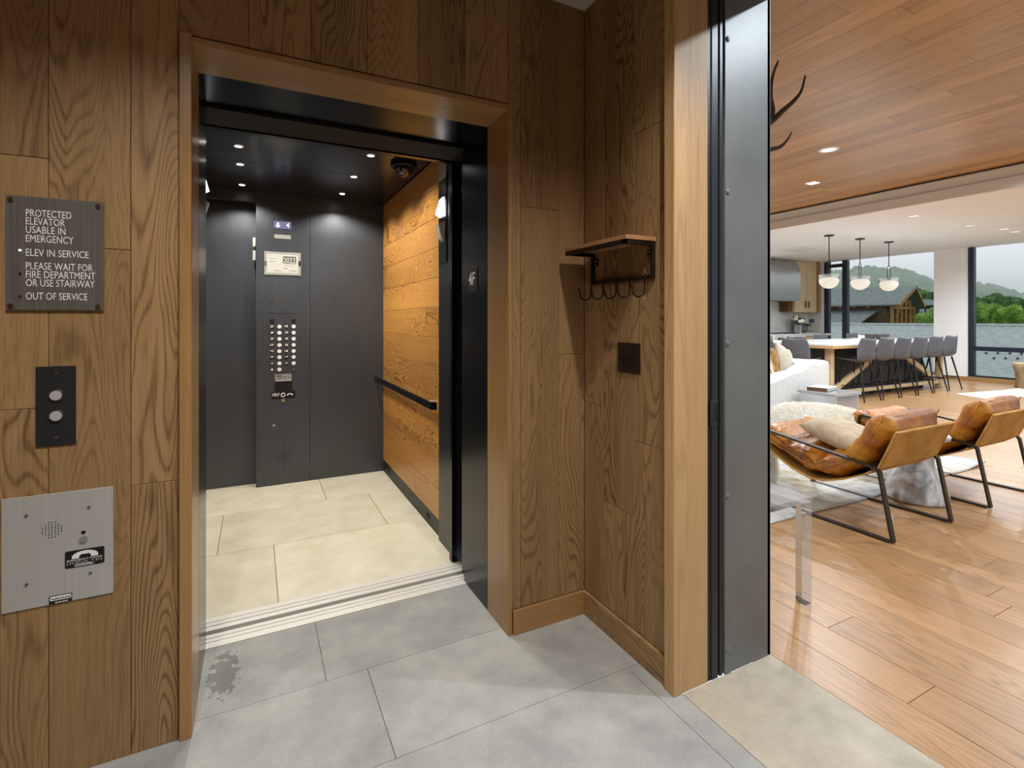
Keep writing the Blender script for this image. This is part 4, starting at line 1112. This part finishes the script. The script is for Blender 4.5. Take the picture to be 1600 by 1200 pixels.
pw = tag(ob('throw_pillow', (lambda b: (pillow(b, .52, .40, .15), b)[1])(bmesh.new()), 'linen', None, loc=(3.82, 2.20, .525), rot=(R(-72), R(0), R(8)), smooth='all'), 'beige linen pillow lying in the nearest leather chair', 'pillow')
# hourglass stone table
M['veined'] = None
def veined(name):
    t = NT(name); c = t.coords()
    f_ = t.noise(t.map(c, (1, 1, .35)), 7, 6, .65, 1.2); g_ = t.noise(c, 2.2, 3)
    col = t.ramp(f_, [(.30, '6d6f74'), (.46, 'b9bbbe'), (.60, 'e4e4e3'), (.78, 'f0efec')])
    col = t.mix(t.math('MULTIPLY', t.math('SUBTRACT', g_, .55), 4., True), col, '9a875f')
    t.bump(f_, .2, .01); return t.setp(col, .4)
M['veined'] = veined('veined')
dt = thing('stone_drum_table', 'waisted grey and white veined stone side table between the chairs', 'side table', (4.45, 2.03, 0))
bm = bmesh.new(); lathe(bm, [(0, 0), (.185, 0), (.20, .015), (.195, .06), (.17, .14), (.13, .22), (.11, .28), (.115, .34), (.15, .42), (.17, .46)], 28); displace(bm, .006, 12); ob('pedestal', bm, 'veined', dt, smooth=True)
bm = bmesh.new(); lathe(bm, [(.165, .455), (.20, .47), (.205, .49), (.195, .50), (0, .50)], 28); ob('top', bm, 'veined', dt, smooth=True)
# clear acrylic table near the doorway
lt = thing('acrylic_table', 'clear acrylic table just inside the doorway', 'table', (2.08, 1.85, 0))
def lbx(n, a, b, bev=.002): return bx_(n, a, b, 'acrylic', lt, bev)
lbx('tabletop', (1.90, 1.50, .485), (2.365, 2.20, .51))
for x, y in ((2.315, 1.505), (1.90, 1.505), (2.315, 2.15), (1.90, 2.15)): lbx('leg', (x, y, 0), (x + .05, y + .05, .484), .003)
# rug
def rugmat():
    t = NT('rug'); p = t.pos(); a = t.noise(p, 1.4, 5, .7, .6); b = t.noise(p, 9, 5, .7); s_ = t.noise(t.map(p, (60, 6, 1)), 1, 3)
    col = t.ramp(a, [(.28, '9a7d45'), (.38, 'c2b9a4'), (.50, 'd9d8d4'), (.62, 'aeb3b9'), (.74, 'c9cbcd')])
    col = t.mix(t.math('MULTIPLY', t.math('SUBTRACT', b, .45), 3., True), col, 'dddcd7'); col = t.mix(t.math('MULTIPLY', t.math('SUBTRACT', s_, .52), 2.5, True), col, '77797c')
    t.bump(t.noise(p, 260, 2), .5, .004); return t.setp(col, .95, spec=.1)
M['rug_mat'] = rugmat()
bm = bmesh.new(); nx, ny = 60, 40; rows = []
for i in range(nx + 1):
    r_ = []
    for j in range(ny + 1):
        x, y = 2.05 + 4.0 * i / nx, 2.2 + 1.72 * j / ny
        wv = .03 * mnoise.noise(Vector((x * 1.1, 0, 3))) * (1 - j / ny); wx_ = .04 * mnoise.noise(Vector((0, y * 1.3, 8))) * (i / nx)
        lift = .028 * max(0, 1 - ((x - 6.05) ** 2 + (y - 2.2) ** 2) * 9)
        r_.append(bm.verts.new((x + wx_ - 4, y + wv - 3.8, .012 + lift + .003 * mnoise.noise(Vector((x * 3, y * 3, 0))))))
    rows.append(r_)
for A, B in zip(rows, rows[1:]):
    for j in range(ny): bm.faces.new((A[j], B[j], B[j + 1], A[j + 1]))
rg_ = ob('area_rug', bm, 'rug_mat', None, loc=(4, 3.8, 0), smooth='all'); m_ = rg_.modifiers.new('s', 'SOLIDIFY'); m_.thickness = .011; m_.offset = -1
tag(rg_, 'large distressed grey and ochre area rug under the lounge chairs', 'rug')
# fur poufs
M['fur'] = mottled('fur', 'efe6d4', 'fbf9f4', .9, 6., spec=.1)
def pouf(loc, r, h, label, tintm):
    t = thing('fur_pouf', label, 'pouf', loc, group='fur poufs on the rug')
    prof = [(0, 0), (r * .86, 0), (r * .97, h * .15), (r, h * .45), (r * .96, h * .75), (r * .8, h * .93), (r * .4, h), (0, h)]
    bm = bmesh.new(); lathe(bm, prof, 28); ob('cushion', bm, tintm, t, smooth='all')
    bm = bmesh.new(); rr = random.Random(int(loc[0] * 100))
    for k in range(15000):
        s = rr.random(); a = rr.uniform(0, 2 * math.pi)
        if s < .45: q = math.sqrt(rr.random()) * r * .85; p = Vector((q * math.cos(a), q * math.sin(a), h * (1 - .12 * (q / r) ** 3))); n_ = Vector((math.cos(a) * q / r * .7, math.sin(a) * q / r * .7, 1))
        else: z = h * rr.uniform(.06, .97); q = r * (1 - .3 * max(0, z / h - .72) ** 1.0 * 2); p = Vector((q * math.cos(a), q * math.sin(a), z)); n_ = Vector((math.cos(a), math.sin(a), .35 if z > .5 * h else -.1))
        n_.normalize(); n_ = (n_ + Vector((rr.gauss(0, .35), rr.gauss(0, .35), rr.gauss(-.15, .3)))).normalized()
        ln = rr.uniform(.03, .06); side = n_.orthogonal().normalized(); side.rotate(Matrix.Rotation(rr.uniform(0, 6.3), 3, n_))
        w_ = .0022; mid = p + n_ * ln * .55; tip = p + n_ * ln + Vector((0, 0, -.012))
        tip.z = max(tip.z, .004); mid.z = max(mid.z, .004)
        v = [bm.verts.new(p + side * w_), bm.verts.new(p - side * w_), bm.verts.new(mid - side * w_ * .8), bm.verts.new(mid + side * w_ * .8), bm.verts.new(tip)]
        bm.faces.new((v[0], v[1], v[2], v[3])); bm.faces.new((v[3], v[2], v[4]))
    me = bpy.data.meshes.new('fur'); bm.to_mesh(me); bm.free()
    ob('fur', me, tintm, t, kind='stuff')
    return t
pouf((5.22, 3.28, .013), .42, .42, 'round cream fur pouf in front of the sofa', 'fur')
pouf((3.60, 3.11, .013), .42, .42, 'round white fur pouf half hidden behind the steel door frame', 'fur')
# sofa
M['boucle'] = mottled('boucle', 'd2d1cf', 'e8e6e2', .9, 40., bump=.3, stretch=(1, 1, .4), spec=.15, bscale=160)
sfa = thing('sofa', 'pale grey upholstered sofa with sloping arm and loose cushions', 'sofa', (6.0, 5.2, 0))
arm = [(5.22, .07), (6.62, .07), (6.68, .14), (6.68, .76), (6.66, .81), (6.58, .83), (6.45, .82), (6.30, .775), (6.12, .70), (5.92, .64), (5.65, .61), (5.28, .60), (5.20, .56), (5.18, .14)]
for y0, nm in ((4.0, 'arm'), (6.35, 'arm')):
    bm = bmesh.new(); prism(bm, [(x, y0, z) for x, z in arm], (0, .24, 0))
    es = [e for e in bm.edges if abs((e.verts[0].co - e.verts[1].co).y) < 1e-5]
    bmesh.ops.bevel(bm, geom=es, offset=.045, segments=4, profile=.5, affect='EDGES'); lp(ob(nm, bm, 'boucle', sfa, smooth=True))
bx_('backrest', (6.54, 4.2, .07), (6.68, 6.4, .82), 'boucle', sfa, .05); bx_('seat_base', (5.22, 4.2, .07), (6.55, 6.4, .30), 'boucle', sfa, .03)
for k in range(2): bx_('seat_cushion', (5.2, 4.25 + k * 1.05, .30), (6.53, 5.29 + k * 1.05, .46), 'boucle', sfa, .04)
for x in (5.3, 6.55):
    for y in (4.1, 6.45): bx_('foot', (x - .03, y - .03, 0), (x + .03, y + .03, .071), 'black', sfa)
M['stripe'] = None
def stripes():
    t = NT('stripe_fabric'); c = t.coords(); wv = t.n('TexWave'); wv.inputs['Scale'].default_value = 3.2; wv.inputs['Distortion'].default_value = 2.5; wv.inputs['Detail'].default_value = 3
    t.l(c, wv.inputs[0]); return t.setp(t.ramp(wv.outputs['Fac'], [(.2, 'b07a45'), (.45, 'd8c5a8'), (.7, 'ebe4d6')]), .9, spec=.1)
M['stripe'] = stripes(); M['shag'] = mottled('shag', '6f4d22', 'b88e50', .95, 25., bump=.9, bscale=60); M['pale_pillow'] = mottled('pale_pillow', 'b0a58e', 'd2cbbb', .9, 8.)
for nm, loc, rot, sz, m, lb, sd in (('throw_pillow', (5.88, 4.36, .73), (R(-14), R(-12), R(18)), (.44, .52, .13), 'stripe', 'striped tan and cream pillow on the sofa beside the door frame', 1),
                                    ('throw_pillow', (6.13, 4.42, .75), (R(-10), R(8), R(24)), (.30, .50, .14), 'shag', 'shaggy golden brown pillow in the middle of the sofa corner', 2),
                                    ('throw_pillow', (6.40, 4.46, .77), (R(-8), R(16), R(14)), (.46, .48, .13), 'pale_pillow', 'pale round edged pillow leaning at the sofa back', 3)):
    bm = bmesh.new(); pillow(bm, *sz, 14, sd)
    tag(ob(nm, bm, m, None, loc=loc, rot=rot, smooth='all'), lb, 'pillow', 'pillows on the sofa')
# acrylic side table with book
s2 = thing('acrylic_side_table', 'small clear acrylic side table between sofa and pouf', 'side table', (6.1, 3.72, 0))
def sbx(n, a, b): return bx_(n, a, b, 'acrylic_w', s2, .002)
M['acrylic_w'] = clear('acrylic_w', 'f4f7fa', .3, .05, .38)
A_ = (5.88, 6.36, 3.45, 3.92)
sbx('tabletop', (A_[0], A_[2], .475), (A_[1], A_[3], .505)); sbx('base', (A_[0], A_[2], 0), (A_[1], A_[3], .02))
for x in (A_[0] + .015, A_[1] - .04): sbx('side_panel', (x, A_[2] + .02, .02), (x + .02, A_[3] - .02, .475))
bkk = thing('book', 'flat brown and white book on the small acrylic table', 'book', (6.07, 3.74, .505), R(12))
for n, a, b, m in (('cover', (-.15, -.11, 0), (.15, .11, .006), 'espresso'), ('pages', (-.145, -.105, .006), (.148, .105, .04), 'paper'), ('cover', (-.15, -.11, .04), (.15, .11, .046), 'white_trim'), ('spine', (-.153, -.11, 0), (-.147, .11, .046), 'espresso')):
    bm = bmesh.new(); box(bm, a, b); ob(n, bm, m, bkk)
# cowhide and stump
M['hide'] = mottled('hide', 'd9d2c8', 'f2efea', .8, 1.6, spec=.15)
ol_ = [on_z(px, py, .006) for px, py in ((1493, 615), (1520, 613), (1545, 611), (1572, 609), (1597, 605.5), (1612, 607), (1606, 612), (1622, 616), (1600, 620), (1578, 621), (1560, 624), (1550, 625.5), (1535, 622), (1512, 618.5))]
c_ = sum(ol_, Vector()) / len(ol_); bm = bmesh.new(); prism(bm, [p - c_ for p in ol_], (0, 0, .006))
tag(ob('cowhide_rug', bm, 'hide', None, loc=(c_.x, c_.y, .001)), 'irregular white cowhide on the floor before the right window', 'rug')
M['bark'] = mottled('bark', '6e5a42', 'b59a72', .85, 5., bump=.5, stretch=(1, 1, .25)); M['cut_wood'] = mottled('cut_wood', 'b89a6e', 'd6bd92', .7, 6.)
sm = thing('tree_stump_table', 'carved tree stump side table by the right window', 'stump', (13.62, 4.20, 0))
bm = bmesh.new(); lathe(bm, [(0, 0), (.27, 0), (.28, .03), (.27, .15), (.29, .3), (.33, .42), (.335, .49), (.325, .495)], 30)
for v in bm.verts:
    a = math.atan2(v.co.y, v.co.x); k = 1 + .07 * math.sin(a * 5 + v.co.z * 3) + .04 * math.sin(a * 9)
    v.co.x *= k; v.co.y *= k
ob('trunk', bm, 'bark', sm, smooth='all')
bm = bmesh.new(); lathe(bm, [(.325, .494), (.31, .50), (0, .50)], 30)
for v in bm.verts:
    a = math.atan2(v.co.y, v.co.x); k = 1 + .07 * math.sin(a * 5 + 1.5) + .04 * math.sin(a * 9)
    v.co.x *= k; v.co.y *= k
ob('cut_top', bm, 'cut_wood', sm, smooth='all')
# antler chandelier, mostly behind the door frame
M['antler'] = mottled('antler', '2a211a', '4a3a2c', .55, 9.)
an = thing('antler_chandelier', 'dark antler chandelier under the wooden ceiling, only branch tips showing', 'chandelier', (3.05, 2.65, ZWOOD))
ao = Vector((3.05, 2.65, ZWOOD))
def antler(pts, r0, r1):
    bm = bmesh.new(); P_ = [Vector(p) for p in pts]; out = []
    for i in range(len(P_) - 1):
        p0, p1, p2, p3 = P_[max(i - 1, 0)], P_[i], P_[i + 1], P_[min(i + 2, len(P_) - 1)]
        for k in range(6):
            t = k / 6; out.append(.5 * ((2 * p1) + (p2 - p0) * t + (2 * p0 - 5 * p1 + 4 * p2 - p3) * t * t + (3 * p1 - p0 - 3 * p2 + p3) * t ** 3))
    out.append(P_[-1]); n = len(out)
    tube(bm, [p - ao for p in out], [r0 + (r1 - r0) * i / (n - 1) for i in range(n)], 8); return ob('antler', bm, 'antler', an, smooth='all')
dq = 3.55
hub = ao + Vector((0, 0, -.55))
antler([hub, at(1165, 215, dq), at(1202, 192, dq), at(1222, 174, dq), at(1240, 158, dq), at(1252, 142, dq), at(1258, 118, dq)], .03, .006)
antler([at(1202, 190, dq), at(1207, 172, dq), at(1204, 150, dq), at(1207, 120, dq), at(1216, 95, dq)], .022, .006)
antler([hub + Vector((0, 0, -.02)), at(1160, 262, dq), at(1200, 236, dq), at(1218, 230, dq), at(1230, 219, dq), at(1237, 206, dq)], .028, .003)
for k in range(6):
    a = R(60 * k + 40); d_ = Vector((math.cos(a), math.sin(a), 0))
    if d_.dot(Vector((.89, -.45, 0))) > .3: continue
    antler([hub, hub + d_ * .22 + Vector((0, 0, -.06)), hub + d_ * .42 + Vector((0, 0, .02)), hub + d_ * .55 + Vector((0, 0, .2))], .03, .006)
    antler([hub + d_ * .3 + Vector((0, 0, -.03)), hub + d_ * .42 + Vector((.05, .05, .05)), hub + d_ * .46 + Vector((.1, .08, .22))], .02, .005)
bm = bmesh.new(); tube(bm, [(0, 0, 0), (0, 0, -.55)], .012, 8); lathe(bm, [(0, 0), (.07, 0), (.07, -.02), (0, -.03)], 16); ob('hanging_rod', bm, 'black', an, smooth=True)

# ================================================================== OUTSIDE
M['shingle'] = None
def shingle(name, c1, c2, sc):
    t = NT(name); p = t.coords(); br = t.n('TexBrick'); br.inputs['Scale'].default_value = sc; br.inputs['Mortar Size'].default_value = .012
    br.inputs['Color1'].default_value = lin(c1); br.inputs['Color2'].default_value = lin(c2); br.inputs['Mortar'].default_value = tuple(x * .6 for x in lin(c1)[:3]) + (1,)
    t.l(p, br.inputs[0]); n_ = t.noise(p, 30, 3); col = t.mix(.5, br.outputs[0], t.ramp(n_, [(.3, c1), (.7, c2)]), 'MIX')
    return t.setp(col, .9, spec=.2)
M['shingle'] = shingle('shingle', '8f9a97', 'c0c9c5', 4.); M['shingle_dark'] = shingle('shingle_dark', '6d7573', '929a97', 1.2)
M['timber'] = mottled('timber', '7a5526', 'a87f42', .7, 3., stretch=(4, 4, .5)); M['log_dark'] = mottled('log_dark', '3a2c20', '5a4632', .7, 3.); M['brick_red'] = mottled('brick_red', '6f4530', '94644a', .8, 2.)
M['dark_house'] = plain('dark_house', '2f353a', .6); M['pane_far'] = plain('pane_far', '9fb2bb', .15, 0., .8)
M['green_a'] = mottled('green_a', '5f8434', 'a6c868', .8, 6., spec=.1); M['green_b'] = mottled('green_b', '46683f', '7d9f63', .8, 6., spec=.1); M['green_c'] = mottled('green_c', '47674a', '6d8b62', .85, .12, spec=.1)
nr = thing('neighbour_roof', 'sloping grey shingle roof right outside the windows', 'roof', (26, 6, 1.12))
bm = bmesh.new(); L_ = math.hypot(10, 4.4)
box(bm, (-22, -L_, -.15), (22, 0, 0)); ang = math.atan2(4.4, 10)
rp = ob('shingle_slope', bm, 'shingle', nr, rot=(ang, 0, R(-90)))
bm = bmesh.new(); tube(bm, [(0, -22, .02), (0, 22, .02)], .07, 8); ob('ridge_cap', bm, 'shingle', nr)
for px, py in ((1541, 553), (1559, 553), (1578, 553.5), (1596, 554), (1553, 561), (1571, 561), (1590, 561.5)):
    d = ray(px, py); tt = None        # hit the slope  z = 1.12 - (26 - x) * .44
    tt = (CH - 1.12 + 26 * .44) / (.44 * d[0] - d[2])
    p = Vector((tt * d[0], tt * d[1], CH + tt * d[2])) - Vector((26, 6, 1.12))
    bm = bmesh.new(); prism(bm, [(p.x - .03, p.y - .03, p.z), (p.x + .03, p.y - .03, p.z + .02), (p.x, p.y - .03, p.z + .07)], (0, .06, 0)); ob('snow_guard', bm, 'navy', nr)
gr = bx('ground', (27, -300, -9.5), (900, 900, -9), 'green_c', kind='structure'); tag(gr, 'green valley ground outside', 'ground')
# lodge
fw = Vector(ray(1410, 500)).normalized(); rt = Vector((fw.y, -fw.x, 0))
LD = 66.
pk = at(1420, 447, LD)
lodge = thing('timber_lodge', 'timber framed lodge with grey gable roof seen through the left window', 'building', (pk.x, pk.y, -9))
lz = math.atan2((rt - fw * .27).y, (rt - fw * .27).x); lodge.rotation_euler = (0, 0, lz)
H0 = pk.z + 9
def lpart(n, bm, m, **k): return ob(n, bm, m, lodge, **k)
Wd, Eh = 5.2, 2.45
for s in (-1, 1):
    bm = bmesh.new(); prism(bm, [(0.9, 0, H0), (-17, 0, H0), (-17, s * Wd, H0 - Eh), (0.3, s * Wd, H0 - Eh)], (0, 0, -.18)); lpart('roof_slope', bm, 'shingle_dark')
for s in (-1, 1):
    bm = bmesh.new(); flatbar(bm, [(.75, 0, H0 - .2), (.4, s * Wd, H0 - Eh - .2)], (1, 0, 0), .2, .35); lpart('barge_board', bm, 'timber')
bm = bmesh.new(); box(bm, (-16.5, -Wd + 1.0, 0), (-1.2, Wd - 1.0, H0 - Eh - .1)); lpart('wall', bm, 'log_dark')
bm = bmesh.new(); prism(bm, [(-1.0, -Wd + .9, H0 - Eh), (-1.0, Wd - .9, H0 - Eh), (-1.0, 0, H0 - .3)], (-.2, 0, 0)); lpart('gable_wall', bm, 'timber')
for k in range(6):
    y = -Wd + .9 + k * (2 * Wd - 1.8) / 5
    bm = bmesh.new(); tube(bm, [(-.6, y, 0), (-.6, y, H0 - Eh + (Wd - abs(y)) / Wd * Eh - .5)], .2, 8); lpart('timber_post', bm, 'timber')
for s in (-1, 1):
    bm = bmesh.new(); tube(bm, [(-.5, s * 3.2, H0 - Eh - 1.8), (-.5, s * .6, H0 - 1.2)], .16, 8); lpart('gable_brace', bm, 'timber')
bm = bmesh.new(); box(bm, (-.75, -Wd + .6, H0 - Eh - .55), (-.45, Wd - .6, H0 - Eh - .25)); lpart('tie_beam', bm, 'timber')
for k in range(9):
    bm = bmesh.new(); box(bm, (-15.8 + k * 1.6, -Wd - .1, H0 - Eh - .36), (-15.62 + k * 1.6, -Wd + 1.2, H0 - Eh - .2)); lpart('rafter_tail', bm, 'timber')
bm = bmesh.new(); prism(bm, [(-13.6, -Wd + .9, H0 - Eh - .75), (-2.2, -Wd + .9, H0 - Eh - .75), (-3.2, -Wd - 2.6, H0 - Eh - 2.5), (-14.5, -Wd - 2.6, H0 - Eh - 2.5)], (0, 0, -.15)); lpart('porch_roof', bm, 'shingle_dark')
for k in range(5):
    x = -13.8 + k * 2.6
    bm = bmesh.new(); box(bm, (x, -Wd - 2.3, 0), (x + .3, -Wd - 2.0, H0 - Eh - 2.5)); lpart('porch_post', bm, 'timber')
bm = bmesh.new(); box(bm, (-16.5, -Wd + .75, 0), (-12.5, -Wd + 1.02, H0 - Eh - .4)); lpart('end_wall', bm, 'brick_red')
for x in (-16, -14.6):
    bm = bmesh.new(); box(bm, (x, -Wd + .65, H0 - Eh - 2.1), (x + .8, -Wd + .76, H0 - Eh - .9)); lpart('window', bm, 'pane_far')
# dark house behind
dp = at(1436, 478, 95.)
dh = thing('dark_house', 'dark sided house with white windows beyond the lodge gable', 'building', (dp.x, dp.y, -9), lz)
Hd = dp.z + 9
def dpt(n, a, b, m, **k): bm = bmesh.new(); box(bm, a, b); return ob(n, bm, m, dh, **k)
dpt('wall', (-3.2, 0, 0), (3.4, 6, Hd), 'dark_house')
bm = bmesh.new(); prism(bm, [(-4, -1, Hd), (4.2, -1, Hd), (3.4, 3, Hd + 1.1), (-3.2, 3, Hd + 1.1)], (0, 0, .2)); ob('roof', bm, 'shingle_dark', dh)
dpt('chimney', (1.2, 2.4, Hd), (2.4, 3.4, Hd + 2.6), 'dark_house')
for x in (-2.7, .1, 1.1, 2.1):
    dpt('window', (x, -.08, Hd - 2.0), (x + .7, 0, Hd - .6), 'white_trim'); dpt('pane', (x + .08, -.12, Hd - 1.9), (x + .62, -.08, Hd - .7), 'pane_far')
dpt('balcony', (-3, -1.4, Hd - 2.5), (3.2, 0, Hd - 2.3), 'dark_house'); dpt('balcony_rail', (-3, -1.45, Hd - 2.3), (3.2, -1.38, Hd - 1.5), 'navy')
for x in (-.6, .6): dpt('window', (x, -.08, Hd - 4.2), (x + .8, 0, Hd - 2.8), 'pane_far')
# trees: each with trunk and lumpy crown of leaf tufts
def tree_meshes(seed, sub):
    rr = random.Random(seed); bm = bmesh.new()
    for k in range(11):
        a = rr.uniform(0, 6.3); q = rr.uniform(.1, .62); z = rr.uniform(-.55, .6)
        blob(bm, (q * math.cos(a), q * math.sin(a), z), (rr.uniform(.32, .5),) * 2 + (rr.uniform(.28, .45),), sub, .55, 3.2, seed * 10 + k)
    for k in range(2200):        # leaf tufts
        v = Vector((rr.gauss(0, 1), rr.gauss(0, 1), rr.gauss(0, 1))).normalized() * rr.uniform(.72, 1.06); v.z *= .95
        n_ = Vector((rr.gauss(0, 1), rr.gauss(0, 1), rr.gauss(0, 1))).normalized() * .075; s_ = n_.orthogonal().normalized() * .06
        bm.faces.new([bm.verts.new(v + n_), bm.verts.new(v + s_), bm.verts.new(v - n_), bm.verts.new(v - s_)])
    me = bpy.data.meshes.new('crown'); bm.to_mesh(me); bm.free(); return me
crowns = [tree_meshes(s, 2) for s in range(4)]
tk = bmesh.new(); tube(tk, [(0, 0, 0), (0, 0, 1)], [.03, .018], 7); trunk_me = bpy.data.meshes.new('trunk'); tk.to_mesh(trunk_me); tk.free(); trunk_me.materials.append(M['log_dark'])
cm_cache = {}
def crown_mesh(k, m):
    if (k, m) not in cm_cache:
        c = crowns[k].copy(); c.materials.clear(); c.materials.append(M[m]); cm_cache[(k, m)] = c
    return cm_cache[(k, m)]
def tree(px, py_top, dep, rad_px, mat, label, group, k):
    """crown top at the pixel, base on the valley floor or slope below it"""
    top = at(px, py_top, dep); r_ = rad_px / F * dep
    t = thing('tree', label, 'tree', (top.x, top.y, -9), rnd.uniform(0, 6), group)
    o = ob('crown', crown_mesh(k % 4, mat), None, t); o.scale = (r_, r_, r_ * 1.5); o.location = (0, 0, top.z + 9 - r_ * 1.5)
    o2 = ob('trunk', trunk_me, None, t); o2.scale = (top.z + 9, top.z + 9, top.z + 9 - r_)
    return t
rt_ = random.Random(3)
def tree_row(n, px0, px1, rows_y, deps, rad, mat, label, group):
    for k in range(n):
        px = px0 + (px1 - px0) * (k + .5) / n + rt_.uniform(-1, 1)
        tree(px, rows_y(px) + rt_.uniform(-7, 8), deps[0] + deps[1] * (k * 3 % 5) + rt_.uniform(-.5, .5), rt_.uniform(*rad), mat, label, group, k)
tree_row(26, 1500, 1640, lambda p: 479 + (8 if p > 1585 else 0), (70, 6), (9.5, 12), 'green_a', 'bright green leafy tree standing beyond the neighbouring roof, right window', 'bright trees in the right window')
tree_row(24, 1500, 1640, lambda p: 464 + max(0, p - 1570) * .25, (106, 8), (9, 12), 'green_b', 'mid green tree behind the bright trees, right window', 'mid green trees in the right window')
tree_row(7, 1418, 1468, lambda p: 490 - (8 if p > 1445 else 0), (72, 5), (8, 10), 'green_a', 'bright green tree in front of the dark house', 'bright trees by the dark house')
tree_row(11, 1420, 1475, lambda p: 458 - max(0, 1440 - p) * .3, (118, 9), (8, 11), 'green_b', 'mid green tree on the slope above the dark house', 'mid green trees above the dark house')
# forested hill: terrain with tree lumps
hl = bmesh.new(); NX, NYY = 80, 16; rows = []
def hill_y(px):                                                    # ridge row in the photograph
    pts = [(1150, 448), (1280, 436), (1350, 427), (1400, 428), (1430, 436), (1460, 452), (1490, 455), (1525, 454), (1550, 455), (1575, 463), (1600, 472), (1700, 480), (1800, 478)]
    for (a, b), (c, d) in zip(pts, pts[1:]):
        if a <= px <= c: return b + (d - b) * (px - a) / (c - a)
    return 478
for i in range(NX + 1):
    px = 1150 + 650 * i / NX; r_ = []
    top = at(px, hill_y(px) + 4, 330.)
    for j in range(NYY + 1):
        s = j / NYY; dep = 165 + 165 * s
        d = ray(px, 500); z = -9 + (top.z + 9) * (s ** .9)
        r_.append(hl.verts.new((dep * d[0], dep * d[1], z + 2.0 * mnoise.noise(Vector((px * .05, s * 6, 1))))))
    rows.append(r_)
for A, B in zip(rows, rows[1:]):
    for j in range(NYY): hl.faces.new((A[j], B[j], B[j + 1], A[j + 1]))
ho = ob('hillside', hl, 'green_c', None, smooth='all', kind='structure'); tag(ho, 'forested green hillside in the mist beyond the windows', 'hill')
fb = bmesh.new()
for k in range(900):
    px = rt_.uniform(1270, 1640); s = rt_.random() ** .8; dep = 165 + 165 * s; top = at(px, hill_y(px) + 4, 330.); d = ray(px, 500)
    z = -9 + (top.z + 9) * (s ** .9); q = rt_.uniform(3.0, 5.2)
    blob(fb, (dep * d[0], dep * d[1], z + q * .4), (q, q, q * 1.1), 1, .5, 2.2, k)
ob('forest_canopy', fb, 'green_c', ho, kind='stuff')
# morning mist over the hill
vm = bpy.data.materials.new('mist'); vm.use_nodes = True; nt = vm.node_tree; nt.nodes.remove(nt.nodes['Principled BSDF'])
vs = nt.nodes.new('ShaderNodeVolumeScatter'); vs.inputs['Color'].default_value = (.99, .995, 1, 1); vs.inputs['Density'].default_value = .0035
nt.links.new(vs.outputs[0], nt.nodes['Material Output'].inputs['Volume']); M['mist'] = vm
bm = bmesh.new(); d0, d1 = 160., 420.
cs_ = [at(1150, 500, d0), at(1800, 500, d0), at(1800, 500, d1), at(1150, 500, d1)]
prism(bm, [(p.x, p.y, -8) for p in cs_], (0, 0, 38)); mo = ob('mist', bm, 'mist', None, kind='stuff'); tag(mo, 'pale low mist hanging over the hill', 'mist', kind='stuff')
